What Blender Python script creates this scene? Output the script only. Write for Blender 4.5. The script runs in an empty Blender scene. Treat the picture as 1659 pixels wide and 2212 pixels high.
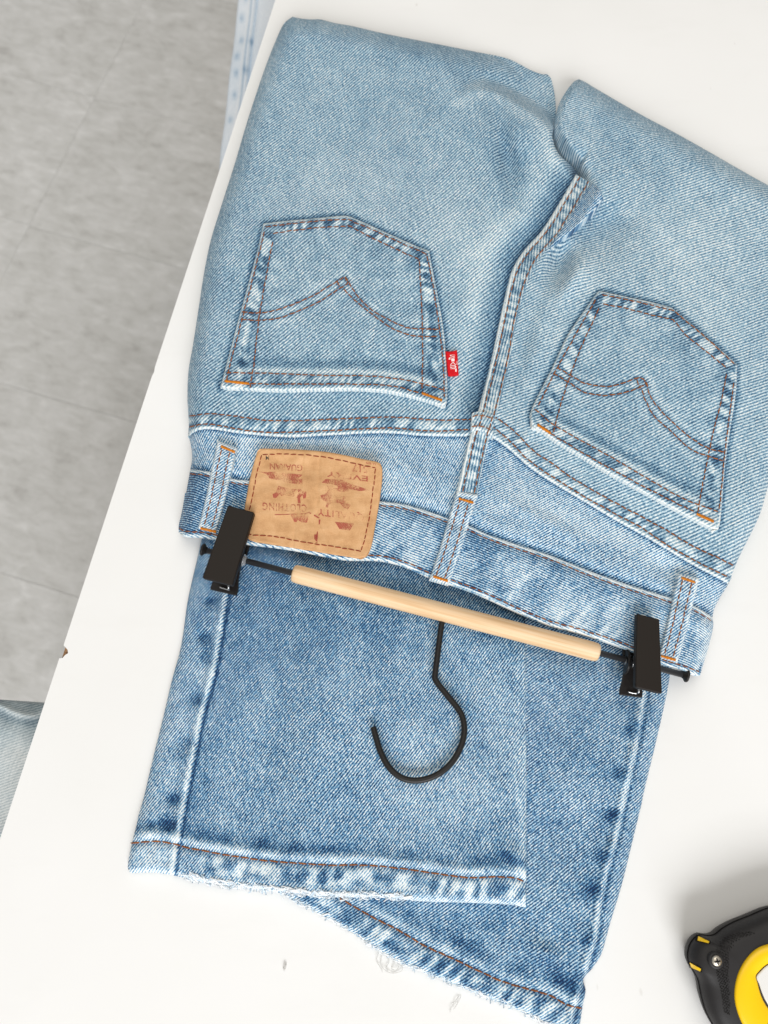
import bpy, math, random
import numpy as np
R = math.radians
rng = random.Random(7)
sc = bpy.context.scene
col = sc.collection

# ------------------------------------------------------------------ camera
T = 0.72                 # table top height
CH = 0.50                # camera above the table
PIT = R(16)
F = 1610.0               # focal length in units of a 1659 x 2212 picture
W2, H2 = 829.5, 1106.0
cd = bpy.data.cameras.new('camera'); cam = bpy.data.objects.new('camera', cd); col.objects.link(cam)
cam.location = (0, 0, T + CH); cam.rotation_euler = (PIT, 0, 0)
cd.sensor_fit = 'VERTICAL'; cd.sensor_height = 36; cd.sensor_width = 27; cd.lens = F / 2212 * 36
cd.clip_start = 0.02; cd.clip_end = 50
cd.dof.use_dof = True; cd.dof.focus_distance = 0.49; cd.dof.aperture_fstop = 7.5
sc.camera = cam
sc.render.resolution_x = 768; sc.render.resolution_y = 1024

# ------------------------------------------------------------------ light
wd = bpy.data.worlds.new('World'); sc.world = wd; wd.use_nodes = True
bg = wd.node_tree.nodes['Background']; bg.inputs[0].default_value = (1.0, 0.985, 0.965, 1); bg.inputs[1].default_value = 0.32
def area(name, loc, target, sx, sy, power, colr):
    l = bpy.data.lights.new(name, 'AREA'); l.shape = 'RECTANGLE'; l.size = sx; l.size_y = sy; l.energy = power; l.color = colr
    o = bpy.data.objects.new(name, l); col.objects.link(o); o.location = loc
    from mathutils import Vector
    o.rotation_euler = (Vector(target) - Vector(loc)).to_track_quat('-Z', 'Y').to_euler()
    return o
area('window_light', (0.4, -3.4, T + 2.4), (0.1, 0.2, T), 3.2, 2.0, 184, (0.975, 0.985, 1.0))
area('ceiling_light', (-0.1, 1.1, T + 2.5), (-0.1, 0.3, T), 2.8, 2.0, 31, (1.0, 0.955, 0.875))
vs = sc.view_settings
vs.view_transform = 'Standard'; vs.look = 'None'; vs.exposure = 0.0; vs.gamma = 1.0; vs.use_curve_mapping = False

# ------------------------------------------------------------------ helpers
A = lambda pts: np.array(pts, float)
def at(p, H):
    """point(s) on the horizontal plane H above the table top, seen at p in the 1659 x 2212 picture"""
    p = np.asarray(p, float); H = np.asarray(H, float)
    dx = (p[..., 0] - W2) / F; dy = -(p[..., 1] - H2) / F
    c, s = math.cos(PIT), math.sin(PIT)
    wy = dy * c + s; wz = dy * s - c
    t = (CH - H) / (-wz)
    return np.stack([dx * t, wy * t, T + H + 0 * dx], -1)

def hash2(ix, iy, seed):
    h = (ix.astype(np.int64) * 374761393 + iy.astype(np.int64) * 668265263 + seed * 1442695041) & 0x7fffffff
    h = ((h ^ (h >> 13)) * 1274126177) & 0x7fffffff
    h = h ^ (h >> 16)
    return (h & 0xffff) / 65535.0
def vnoise(x, y, seed=0):
    x = np.asarray(x, float); y = np.asarray(y, float) + 0 * x
    ix = np.floor(x); iy = np.floor(y); fx = x - ix; fy = y - iy
    fx = fx * fx * (3 - 2 * fx); fy = fy * fy * (3 - 2 * fy)
    a = hash2(ix, iy, seed); b = hash2(ix + 1, iy, seed); c = hash2(ix, iy + 1, seed); d = hash2(ix + 1, iy + 1, seed)
    return ((a * (1 - fx) + b * fx) * (1 - fy) + (c * (1 - fx) + d * fx) * fy) * 2 - 1
def fnoise(p, scale, seed=0, ax=1.0, ang=0.0, oct=3):
    c, s = math.cos(ang), math.sin(ang)
    x = (p[..., 0] * c + p[..., 1] * s) / scale / ax; y = (-p[..., 0] * s + p[..., 1] * c) / scale
    r = 0; a = 1; tot = 0
    for k in range(oct):
        r = r + a * vnoise(x * 2 ** k, y * 2 ** k, seed + k); tot += a; a *= 0.5
    return r / tot * 1.4

def smooth_poly(P, step=4.0, closed=False):
    """Catmull-Rom through the points, sampled about every step"""
    P = A(P); n = len(P); out = []
    rngn = n if closed else n - 1
    for i in range(rngn):
        p0 = P[(i - 1) % n] if (closed or i > 0) else 2 * P[0] - P[1]
        p1 = P[i]; p2 = P[(i + 1) % n]
        p3 = P[(i + 2) % n] if (closed or i + 2 < n) else 2 * P[-1] - P[-2]
        m = max(1, int(np.linalg.norm(p2 - p1) / step))
        # centripetal-like tangents limited by segment length
        L = np.linalg.norm(p2 - p1)
        t1 = (p2 - p0) / max(1e-6, np.linalg.norm(p2 - p1) + np.linalg.norm(p1 - p0)) * L
        t2 = (p3 - p1) / max(1e-6, np.linalg.norm(p3 - p2) + np.linalg.norm(p2 - p1)) * L
        t = np.linspace(0, 1, m, endpoint=False)[:, None]
        out.append((2*t**3-3*t**2+1)*p1 + (t**3-2*t**2+t)*t1 + (-2*t**3+3*t**2)*p2 + (t**3-t**2)*t2)
    if not closed: out.append(P[-1:])
    return np.concatenate(out)
def arclen(P):
    return np.concatenate([[0], np.cumsum(np.linalg.norm(np.diff(P, axis=0), axis=1))])
def resample(P, t):
    P = A(P); s = arclen(P); q = np.asarray(t) * s[-1]
    return np.stack([np.interp(q, s, P[:, k]) for k in range(P.shape[1])], -1)
def pdist(p, poly):
    """unsigned distance, arc length and signed distance (positive on the right of the direction of travel in the picture)"""
    poly = A(poly); sh = p.shape[:-1]; q = p.reshape(-1, 2)
    if len(poly) > 30:                       # thin out dense curves
        al = arclen(poly); keep = [0]
        for i in range(1, len(poly) - 1):
            if al[i] - al[keep[-1]] >= 13: keep.append(i)
        poly = poly[keep + [len(poly) - 1]]
    best = np.full(len(q), 1e9); bs = np.zeros(len(q)); sg = np.ones(len(q)); s0 = 0.0
    for a, b in zip(poly[:-1], poly[1:]):
        d = b - a; L = math.hypot(*d)
        if L < 1e-9: continue
        t = np.clip(((q - a) @ d) / (L * L), 0, 1)
        e = q - a - t[:, None] * d
        dd = np.hypot(e[:, 0], e[:, 1])
        m = dd < best
        best[m] = dd[m]; bs[m] = (s0 + t * L)[m]
        sg[m] = np.where(d[0] * e[:, 1] - d[1] * e[:, 0] >= 0, 1, -1)[m]
        s0 += L
    return best.reshape(sh), bs.reshape(sh), (best * sg).reshape(sh)
def sstep(a, b, x):
    t = np.clip((x - a) / (b - a), 0, 1); return t * t * (3 - 2 * t)
def rnd(d, r):
    return np.sqrt(np.maximum(0, 1 - (1 - np.clip(d / r, 0, 1)) ** 2))
def gau(d, w): return np.exp(-(d / w) ** 2)
def blob(p, x, y, rx, ry=None, ang=0):
    ry = ry or rx; c, s = math.cos(R(ang)), math.sin(R(ang))
    u = (p[..., 0] - x) * c + (p[..., 1] - y) * s; v = -(p[..., 0] - x) * s + (p[..., 1] - y) * c
    return np.exp(-(u / rx) ** 2 - (v / ry) ** 2)
def rope(p, line, hw, period, seed, amp=1.0, skew=0.0, sharp=2.2):
    """worn light and dark marks that alternate along a seam"""
    d, s, sd = pdist(p, line)
    q = (s + skew * sd) / period
    ph = q + 0.85 * vnoise(q / 1.5, 0 * q + 1.7, seed)
    n = np.tanh(1.5 * (np.cos(2 * math.pi * ph) * (0.55 + 0.55 * vnoise(q / 2.0, 0 * q + 4.1, seed + 3)) + 1.0 * vnoise(q * 1.5, sd / hw * 0.9 + 3.3, seed + 5) - 0.05))
    n = n * np.where(n < 0, 1 - 0.5 * np.clip(np.abs(sd) / hw, 0, 1) ** 2, 1)
    return amp * n * (1 - sstep(hw * 0.65, hw * 1.3, d))

def mesh_obj(name, V, faces, mat=None, parent=None, smooth=True, uv=None, wear_shade=None, uniform=4):
    """faces: int array (n,4) or (n,3) or list of them"""
    me = bpy.data.meshes.new(name)
    V = np.asarray(V, np.float32)
    if isinstance(faces, np.ndarray):
        n, k = faces.shape
        me.vertices.add(len(V)); me.vertices.foreach_set('co', V.ravel())
        me.loops.add(n * k); me.loops.foreach_set('vertex_index', faces.ravel().astype(np.int32))
        me.polygons.add(n); me.polygons.foreach_set('loop_start', np.arange(0, n * k, k, dtype=np.int32))
        me.update(calc_edges=True)
    else:
        me.from_pydata([tuple(v) for v in V.tolist()], [], faces)
    if smooth: me.polygons.foreach_set('use_smooth', np.ones(len(me.polygons), bool))
    if uv is not None:
        li = np.zeros(len(me.loops), np.int32); me.loops.foreach_get('vertex_index', li)
        l = me.uv_layers.new(name='UVMap'); l.data.foreach_set('uv', np.asarray(uv, np.float32)[li].ravel())
    if wear_shade is not None:
        a = me.attributes.new('wear_shade', 'FLOAT', 'POINT'); a.data.foreach_set('value', np.asarray(wear_shade, np.float32))
    me.validate(); me.update()
    if mat: me.materials.append(mat)
    o = bpy.data.objects.new(name, me); col.objects.link(o)
    if parent: o.parent = parent
    return o
def thing(name, label, cat, group=None):
    o = bpy.data.objects.new(name, None); col.objects.link(o)
    o['label'] = label; o['category'] = cat
    if group: o['group'] = group
    o.empty_display_size = 0.05
    return o

class MB:
    def __init__(s): s.v = []; s.f = []
    def add(s, V, Fc):
        n = len(s.v); s.v.extend([tuple(x) for x in np.asarray(V).tolist()]); s.f.extend([tuple(i + n for i in f) for f in Fc])
    def tube(s, P, r, k=8, cap=True):
        P = A(P); n = len(P); r = np.full(n, r) if np.isscalar(r) else A(r)
        t = np.gradient(P, axis=0); t /= np.linalg.norm(t, axis=1)[:, None] + 1e-12
        up = np.array([0, 0, 1.0]); 
        if abs(t[0] @ up) > 0.95: up = np.array([0, 1.0, 0])
        V = []
        x = np.cross(up, t[0]); x /= np.linalg.norm(x)
        for i in range(n):
            x = x - t[i] * (x @ t[i]); x /= np.linalg.norm(x) + 1e-12
            y = np.cross(t[i], x)
            for j in range(k):
                a = 2 * math.pi * j / k; V.append(P[i] + r[i] * (x * math.cos(a) + y * math.sin(a)))
        Fc = [(i * k + j, i * k + (j + 1) % k, (i + 1) * k + (j + 1) % k, (i + 1) * k + j) for i in range(n - 1) for j in range(k)]
        if cap: Fc += [tuple(range(k))[::-1], tuple((n - 1) * k + j for j in range(k))]
        s.add(V, Fc)
    def prism(s, poly, z0, z1):
        """closed prism over a world xy polygon"""
        n = len(poly); V = [(x, y, z0) for x, y in poly] + [(x, y, z1) for x, y in poly]
        Fc = [tuple(range(n))[::-1], tuple(range(n, 2 * n))] + [(i, (i + 1) % n, n + (i + 1) % n, n + i) for i in range(n)]
        s.add(V, Fc)
    def build(s, name, mat, parent=None, smooth=True, bevel=0, seg=2):
        o = mesh_obj(name, s.v, s.f, mat, parent, smooth)
        if bevel:
            import bmesh
            bm = bmesh.new(); bm.from_mesh(o.data)
            bmesh.ops.recalc_face_normals(bm, faces=bm.faces)
            es = [e for e in bm.edges if len(e.link_faces) == 2 and e.calc_face_angle() > R(35)]
            bmesh.ops.bevel(bm, geom=es, offset=bevel, segments=seg, profile=0.5, affect='EDGES')
            bm.to_mesh(o.data); bm.free()
            o.data.polygons.foreach_set('use_smooth', np.ones(len(o.data.polygons), bool))
            md = o.modifiers.new('weighted', 'WEIGHTED_NORMAL'); md.weight = 60
        return o

# ------------------------------------------------------------------ materials
def srgb(r, g, b):
    f = lambda c: (c / 255 / 12.92) if c / 255 <= 0.04045 else ((c / 255 + 0.055) / 1.055) ** 2.4
    return (f(r), f(g), f(b), 1)
class NT:
    def __init__(s, name):
        s.m = bpy.data.materials.new(name); s.m.use_nodes = True; s.t = s.m.node_tree; s.n = s.t.nodes
        s.b = s.n['Principled BSDF']; s.out = s.n['Material Output']
    def node(s, kind, **kw):
        n = s.n.new(kind)
        for k, v in kw.items(): setattr(n, k, v)
        return n
    def link(s, a, b): s.t.links.new(a, b)
    def val(s, x, sock):
        if hasattr(x, 'is_linked') or hasattr(x, 'links'): s.link(x, sock)
        else: sock.default_value = x
    def math(s, op, a, b=0.0, c=None, clamp=False):
        n = s.node('ShaderNodeMath', operation=op, use_clamp=clamp)
        s.val(a, n.inputs[0]); s.val(b, n.inputs[1])
        if c is not None: s.val(c, n.inputs[2])
        return n.outputs[0]
    def noise(s, vec, scale, detail=2, rough=0.5, dist=0.0):
        n = s.node('ShaderNodeTexNoise'); n.inputs['Scale'].default_value = scale; n.inputs['Detail'].default_value = detail
        n.inputs['Roughness'].default_value = rough; n.inputs['Distortion'].default_value = dist
        if vec is not None: s.link(vec, n.inputs['Vector'])
        return n.outputs['Fac']
    def mapping(s, vec, scale=(1, 1, 1), rot=(0, 0, 0), loc=(0, 0, 0)):
        n = s.node('ShaderNodeMapping'); n.inputs['Scale'].default_value = scale; n.inputs['Rotation'].default_value = rot; n.inputs['Location'].default_value = loc
        s.link(vec, n.inputs['Vector']); return n.outputs[0]
    def ramp(s, fac, stops):
        n = s.node('ShaderNodeValToRGB'); e = n.color_ramp.elements
        while len(e) < len(stops): e.new(0.5)
        for i, (p, c) in enumerate(stops): e[i].position = p; e[i].color = c
        s.link(fac, n.inputs[0]); return n.outputs[0]
    def bump(s, h, strength=0.3, dist=0.001):
        n = s.node('ShaderNodeBump'); n.inputs['Strength'].default_value = strength; n.inputs['Distance'].default_value = dist
        s.link(h, n.inputs['Height']); s.link(n.outputs[0], s.b.inputs['Normal'])
    def coord(s, w='Object'): return s.node('ShaderNodeTexCoord').outputs[w]

def denim(name, period, amp, slub, stops, grey=0.0):
    """twill: diagonal ribs along u, broken into single floats, indigo warp worn to white by the wear attribute"""
    k = NT(name)
    uv = k.node('ShaderNodeUVMap').outputs[0]
    sep = k.node('ShaderNodeSeparateXYZ'); k.link(uv, sep.inputs[0]); u, v = sep.outputs[0], sep.outputs[1]
    wob = k.math('MULTIPLY', k.math('SUBTRACT', k.noise(uv, 120, 2), 0.5), 2.4)
    ph = k.math('ADD', k.math('MULTIPLY', v, 2 * math.pi / period), wob)
    rib = k.math('SINE', ph)
    # floats: cells along the rib, shifted from rib to rib
    cell = k.noise(k.mapping(uv, (1 / (period * 0.8), 1 / (period * 0.42), 1)), 1.0, 1)
    cell = k.math('MULTIPLY', k.math('SUBTRACT', cell, 0.5), 3.0)
    tw = k.math('ADD', k.math('MULTIPLY', rib, 0.62), k.math('MULTIPLY', cell, 0.75))
    # slubs run along the warp, about 60 degrees from the rib
    wv = k.mapping(uv, (1, 1, 1), (0, 0, R(-52)))
    sl = k.noise(k.mapping(wv, (70, 700, 1)), 1.0, 2); sl = k.math('SUBTRACT', sl, 0.5)
    sl2 = k.noise(k.mapping(wv, (150, 330, 1)), 1.0, 3, 0.7); sl2 = k.math('SUBTRACT', sl2, 0.5)
    wear_shade = k.node('ShaderNodeAttribute', attribute_name='wear_shade').outputs['Fac']  # holds fading plus the shade painted along seams, stitching and edges
    f = k.math('ADD', wear_shade, k.math('MULTIPLY', tw, amp))
    f = k.math('ADD', f, k.math('MULTIPLY', sl, slub)); f = k.math('ADD', f, k.math('MULTIPLY', sl2, slub * 1.25))
    gr = k.math('ADD', k.math('MULTIPLY', k.noise(uv, 950, 1, 0.6), 0.5), k.math('MULTIPLY', k.noise(k.mapping(wv, (330, 520, 1)), 1.0, 2, 0.7), 0.75)); gr = k.math('SUBTRACT', gr, 0.125)
    f = k.math('ADD', f, k.math('MULTIPLY', k.math('SUBTRACT', gr, 0.5), grey * 2.0), clamp=True)
    c = k.ramp(f, stops)
    k.link(c, k.b.inputs['Base Color'])
    k.b.inputs['Roughness'].default_value = 0.95; k.b.inputs['Specular IOR Level'].default_value = 0.12
    k.b.inputs['Sheen Weight'].default_value = 0.12; k.b.inputs['Sheen Roughness'].default_value = 0.6
    k.bump(tw, 0.35, 0.00025)
    return k.m
STOPS = [(0.0, srgb(17, 42, 78)), (0.25, srgb(38, 83, 126)), (0.5, srgb(96, 147, 184)), (0.74, srgb(176, 203, 217)), (1.0, srgb(240, 243, 241))]
STOPS2 = [(0.0, srgb(20, 46, 74)), (0.25, srgb(50, 88, 120)), (0.5, srgb(108, 146, 170)), (0.74, srgb(172, 197, 209)), (1.0, srgb(238, 241, 238))]
M_seat = denim('denim_seat', 0.0020, 0.38, 0.20, STOPS2, 0.36)
M_leg = denim('denim_leg', 0.0015, 0.50, 0.27, STOPS, 0.56)
M_pale = denim('denim_pale', 0.0019, 0.12, 0.14, [(0.0, srgb(70, 105, 140)), (0.3, srgb(130, 160, 188)), (0.6, srgb(190, 208, 224)), (1.0, srgb(240, 245, 250))])
M_grey = denim('denim_grey', 0.0019, 0.17, 0.2, [(0.0, srgb(60, 78, 90)), (0.3, srgb(110, 128, 138)), (0.6, srgb(176, 188, 192)), (1.0, srgb(240, 243, 242))])

def plain(name, c, rough=0.5, spec=0.5, metal=0.0, bump=None, var=0.0, vscale=40):
    k = NT(name)
    k.b.inputs['Base Color'].default_value = c; k.b.inputs['Roughness'].default_value = rough
    k.b.inputs['Specular IOR Level'].default_value = spec; k.b.inputs['Metallic'].default_value = metal
    if var:
        n = k.noise(k.coord(), vscale, 3)
        k.link(k.ramp(n, [(0.3, tuple(x * (1 - var) for x in c[:3]) + (1,)), (0.7, tuple(min(1, x * (1 + var)) for x in c[:3]) + (1,))]), k.b.inputs['Base Color'])
    if bump: k.bump(k.noise(k.coord(), bump[0], 2), bump[1], bump[2])
    return k.m
M_thread = plain('rust_thread', srgb(146, 88, 46), 0.8, 0.2, var=0.3, vscale=300)
M_tack = plain('orange_thread', srgb(214, 132, 34), 0.7, 0.25, var=0.2, vscale=600)
M_redthread = plain('red_thread', srgb(140, 48, 30), 0.75, 0.2, var=0.3, vscale=250)
M_fray = plain('white_cotton', srgb(244, 247, 250), 0.95, 0.1, var=0.06, vscale=200)
M_frayblue = plain('blue_cotton', srgb(210, 226, 238), 0.95, 0.1, var=0.15, vscale=200)
M_black = plain('black_plastic', srgb(34, 28, 23), 0.55, 0.22, bump=(900, 0.08, 0.0002))
M_blackskin = plain('black_grained_plastic', srgb(24, 20, 18), 0.42, 0.35, bump=(520, 0.5, 0.0004))
M_rod = plain('black_coated_metal', srgb(48, 48, 50), 0.35, 0.5)
M_hook = plain('black_matt_metal', srgb(28, 25, 22), 0.42, 0.35)
M_steel = plain('steel', srgb(205, 205, 205), 0.25, 0.5, 1.0)
M_screw = plain('nickel_screw', srgb(214, 205, 190), 0.38, 0.5, 1.0)
M_dark = plain('dark_recess', srgb(20, 18, 18), 0.8, 0.2)
M_rubber = plain('black_rubber', srgb(37, 35, 35), 0.5, 0.35, bump=(1500, 0.15, 0.0002))
M_yellow = plain('yellow_plastic', srgb(255, 206, 0), 0.3, 0.5)
M_label = plain('silver_label', srgb(232, 230, 226), 0.25, 0.5)
M_tab = plain('red_woven', srgb(208, 12, 26), 0.7, 0.25, bump=(1400, 0.3, 0.0003), var=0.12, vscale=500)
M_white = plain('white_weave', srgb(250, 232, 230), 0.8, 0.2)
M_washer = NT('clear_plastic'); M_washer.b.inputs['Base Color'].default_value = (0.85, 0.87, 0.9, 1); M_washer.b.inputs['Transmission Weight'].default_value = 0.75
M_washer.b.inputs['Roughness'].default_value = 0.2; M_washer = M_washer.m

def mat_wood():
    k = NT('beech_wood'); c = k.coord('UV')
    g = k.noise(k.mapping(c, (6, 420, 1)), 1.0, 3, 0.6, 0.6); g2 = k.noise(k.mapping(c, (18, 160, 1), loc=(3, 1, 0)), 1.0, 2)
    f = k.math('ADD', k.math('MULTIPLY', g, 0.6), k.math('MULTIPLY', g2, 0.4))
    k.link(k.ramp(f, [(0.3, srgb(208, 164, 116)), (0.48, srgb(232, 196, 153)), (0.7, srgb(246, 222, 190))]), k.b.inputs['Base Color'])
    k.b.inputs['Roughness'].default_value = 0.5; k.b.inputs['Specular IOR Level'].default_value = 0.35
    k.bump(f, 0.15, 0.0003); return k.m
M_wood = mat_wood()
def mat_patch():
    k = NT('tan_jacron'); c = k.coord('UV')
    n = k.noise(c, 90, 4, 0.6); n2 = k.noise(c, 1400, 2); cr = k.noise(k.mapping(c, (60, 900, 1)), 1, 3, 0.7)
    f = k.math('ADD', k.math('MULTIPLY', n, 0.7), k.math('MULTIPLY', n2, 0.3))
    st = k.noise(k.mapping(c, (150, 20, 1), (0, 0, 0.12)), 1.0, 4, 0.7); f = k.math('ADD', f, k.math('MULTIPLY', k.math('SUBTRACT', st, 0.5), 0.14))
    k.link(k.ramp(f, [(0.28, srgb(180, 131, 86)), (0.5, srgb(206, 159, 111)), (0.72, srgb(222, 178, 132))]), k.b.inputs['Base Color'])
    k.b.inputs['Roughness'].default_value = 0.62; k.b.inputs['Specular IOR Level'].default_value = 0.3
    k.bump(k.math('ADD', k.math('MULTIPLY', n2, 0.35), k.math('ADD', k.math('MULTIPLY', cr, 0.35), n)), 0.6, 0.0005); return k.m
M_patch = mat_patch()
def mat_print(name, c, cover, scale):
    k = NT(name); co = k.coord()
    n = k.noise(co, scale, 4, 0.75); n2 = k.noise(co, 110, 2)
    f = k.math('ADD', k.math('MULTIPLY', n, 0.75), k.math('MULTIPLY', n2, 0.45))
    a = k.ramp(f, [(cover, (0, 0, 0, 1)), (cover + 0.06, (0.85, 0.85, 0.85, 1))])
    k.b.inputs['Base Color'].default_value = c; k.b.inputs['Roughness'].default_value = 0.7
    k.link(a, k.b.inputs['Alpha']); return k.m
M_print = mat_print('worn_red_print', srgb(178, 84, 66), 0.572, 2100)
M_printsolid = mat_print('red_print', srgb(168, 66, 54), 0.535, 2100)
M_inkprint = mat_print('worn_black_print', srgb(50, 44, 40), 0.56, 900)

def mat_table():
    k = NT('white_laminate'); c = k.coord()
    n = k.noise(c, 5, 3); sp = k.noise(k.mapping(c, (1, 1, 0)), 75, 2, 0.5); sp2 = k.noise(k.mapping(c, (1, 0.35, 0), (0, 0, 0.7)), 110, 1)
    base = k.ramp(n, [(0.3, srgb(233, 232, 229)), (0.7, srgb(239, 238, 236))])
    mx = k.node('ShaderNodeMix', data_type='RGBA'); k.link(base, mx.inputs[6]); mx.inputs[7].default_value = srgb(182, 176, 164)
    d = k.ramp(sp, [(0.785, (0, 0, 0, 1)), (0.84, (0.7, 0.7, 0.7, 1))]); d2 = k.ramp(sp2, [(0.80, (0, 0, 0, 1)), (0.86, (0.5, 0.5, 0.5, 1))])
    sm = k.noise(k.mapping(c, (9, 34, 0), (0, 0, 0.3)), 1.0, 4, 0.65); sm = k.ramp(sm, [(0.56, (0, 0, 0, 1)), (0.8, (0.05, 0.05, 0.05, 1))])
    k.link(k.math('MAXIMUM', sm, k.math('MAXIMUM', d, d2)), mx.inputs[0])
    rg = k.noise(k.mapping(c, (14, 50, 0), (0, 0, 0.3)), 1.0, 4, 0.65); k.link(k.math('MULTIPLY_ADD', rg, 0.3, 0.24), k.b.inputs['Roughness'])
    k.link(mx.outputs[2], k.b.inputs['Base Color'])
    k.b.inputs['Specular IOR Level'].default_value = 0.3
    return k.m
M_table = mat_table()
M_core = plain('chipboard', srgb(150, 116, 86), 0.9, 0.1, var=0.35, vscale=900, bump=(900, 0.6, 0.001))
def mat_floor():
    k = NT('grey_vinyl'); c = k.coord('Object'); oi = k.node('ShaderNodeObjectInfo').outputs['Random']
    off = k.node('ShaderNodeCombineXYZ'); k.link(k.math('MULTIPLY', oi, 37.0), off.inputs[0]); k.link(k.math('MULTIPLY', oi, 91.0), off.inputs[1])
    ad = k.node('ShaderNodeVectorMath', operation='ADD'); k.link(c, ad.inputs[0]); k.link(off.outputs[0], ad.inputs[1]); c = ad.outputs[0]
    n = k.noise(k.mapping(c, (15, 20, 1)), 1, 5, 0.62, 0.8); n2 = k.noise(k.mapping(c, (26, 70, 1)), 1, 4, 0.65, 0.5); n3 = k.noise(c, 4, 3)
    f = k.math('ADD', k.math('MULTIPLY', n, 0.5), k.math('ADD', k.math('MULTIPLY', n2, 0.40), k.math('MULTIPLY', n3, 0.10)))
    k.link(k.ramp(f, [(0.33, srgb(184, 182, 178)), (0.45, srgb(204, 203, 199)), (0.55, srgb(214, 213, 210)), (0.68, srgb(230, 229, 227))]), k.b.inputs['Base Color'])
    k.b.inputs['Roughness'].default_value = 0.55; k.b.inputs['Specular IOR Level'].default_value = 0.3
    k.bump(n2, 0.1, 0.001); return k.m
M_floor = mat_floor()
M_joint = plain('tile_joint', srgb(196, 193, 188), 0.9, 0.1)

# ------------------------------------------------------------------ floor of vinyl tiles
g = MB(); g.prism([(-4, -4), (4, -4), (4, 4), (-4, 4)], -0.06, -0.0025)
floor = g.build('floor', M_joint, smooth=False); floor['kind'] = 'structure'
fa = R(-17); ca, sa = math.cos(fa), math.sin(fa)
def floor_pt(px, py):
    H = -T; return at(A([px, py]), H)[:2]
o0 = floor_pt(62, 489)                      # a joint crossing seen in the picture
TW, TL = 0.316, 0.62
tm = {}
g = MB(); e = 0.0002; g.prism([(e, e), (TL - e, e), (TL - e, TW - e), (e, TW - e)], -0.004, 0)
proto = g.build('floor_tile', M_floor, floor, smooth=False, bevel=0.00035, seg=1)
proto.data.polygons.foreach_set('use_smooth', np.zeros(len(proto.data.polygons), bool))
first = True
for side in (0, 1):
    for r_ in range(-4, 5):
        for c_ in range(0, 2 if side else 1):
            # local x runs along the cross joints, to the right and down; local y up the picture
            lx = c_ * TL if side else -TL * (1 + c_)
            ly = r_ * TW + (0.0 if side else 0.004)
            wx = o0[0] + lx * ca - ly * sa; wy = o0[1] + lx * sa + ly * ca
            cx, cy = wx + (TL * ca) / 2, wy + (TL * sa) / 2
            if cx < -1.5 or cy < -0.6 or cy > 1.9: continue
            o = proto if first else proto.copy()
            if not first: col.objects.link(o); o.parent = floor
            first = False
            o.location = (wx, wy, 0); o.rotation_euler = (0, 0, fa)

# ------------------------------------------------------------------ table
table = thing('table', 'white laminate table with a chipped edge under the folded jeans', 'table')
E0 = at(A([595, 0]), 0.0)[:2]; E1 = at(A([0, 1812]), 0.0)[:2]
ed = (E0 - E1) / np.linalg.norm(E0 - E1); nr = A([ed[1], -ed[0]])      # along the edge (up) and into the table
chip = at(A([131, 1408]), 0.0)[:2]; s_ch = (chip - E1) @ ed
def ep(s, d): return tuple(E1 + ed * s + nr * d)
notch = [(-0.0042, 0), (-0.0036, 0.0020), (-0.0015, 0.0030), (0.0002, 0.0046), (0.0022, 0.0036), (0.0034, 0.0018), (0.0045, 0)]
edgept = [ep(-0.75, 0)] + [ep(s_ch + a, b) for a, b in notch] + [ep(0.322, 0), ep(0.3255, 0.0006), ep(0.329, 0), ep(1.3, 0)]
poly = edgept + [ep(1.3, 1.25), ep(-0.75, 1.25)]
g = MB(); g.prism(poly[::-1], T - 0.0015, T); g.build('laminate_top', M_table, table, smooth=False)
g = MB(); g.prism([ep(-0.7485, 0.0010), ep(-0.7485, 1.2485), ep(1.2985, 1.2485), ep(1.2985, 0.0010)], T - 0.028, T - 0.0016); g.build('chipboard_core', M_core, table, smooth=False)
g = MB()
g.prism([ep(-0.75, 0), ep(-0.75, 0.0008), ep(s_ch - 0.004, 0.0008), ep(s_ch - 0.004, 0)], T - 0.028, T - 0.0017)
g.prism([ep(s_ch + 0.0044, 0), ep(s_ch + 0.0044, 0.0008), ep(1.3, 0.0008), ep(1.3, 0)], T - 0.028, T - 0.0017)
g.build('edge_band', M_table, table, smooth=False)
for s_, d_ in ((-0.62, 1.12), (1.17, 1.12), (-0.62, 0.5), (1.17, 0.5)):
    g = MB(); g.prism([ep(s_, d_), ep(s_, d_ + 0.05), ep(s_ + 0.05, d_ + 0.05), ep(s_ + 0.05, d_)], 0, T - 0.029)
    g.build('leg', M_table, table, smooth=False)

# ------------------------------------------------------------------ outlines of the jeans, in picture units
# lower leg on top (A) and the leg under it (B)
A_left = smooth_poly([(282, 1886), (276, 1873), (285, 1822), (296, 1778), (299, 1762), (311, 1721), (331, 1636), (351, 1556), (371, 1471), (391, 1396), (406, 1296), (430, 1190), (452, 1090), (480, 960), (520, 820)])
A_right = smooth_poly([(1136, 1961), (1137, 1884), (1137, 1767), (1137, 1600), (1135, 1446), (1134, 1326), (1130, 1240), (1120, 1120), (1110, 1000), (1100, 860)])
A_hem = smooth_poly([(282, 1886), (333, 1885), (384, 1893), (450, 1908), (528, 1919), (607, 1927), (685, 1935), (763, 1939), (834, 1940), (912, 1947), (1030, 1951), (1108, 1955), (1136, 1961)])
A_top = A([(520, 820), (1100, 860)])
A_stitch = smooth_poly([(282, 1822), (345, 1818), (411, 1832), (489, 1847), (607, 1862), (724, 1869), (795, 1869), (912, 1882), (1010, 1896), (1061, 1894), (1108, 1896), (1137, 1906)])
A_seam = smooth_poly([(376, 1892), (385, 1836), (392, 1796), (405, 1721), (425, 1621), (440, 1546), (465, 1456), (480, 1371), (492, 1296), (508, 1200), (526, 1100), (550, 960)])
B_left = smooth_poly([(585, 1921), (600, 1800), (620, 1600), (640, 1400), (660, 1200), (690, 900)])
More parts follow.
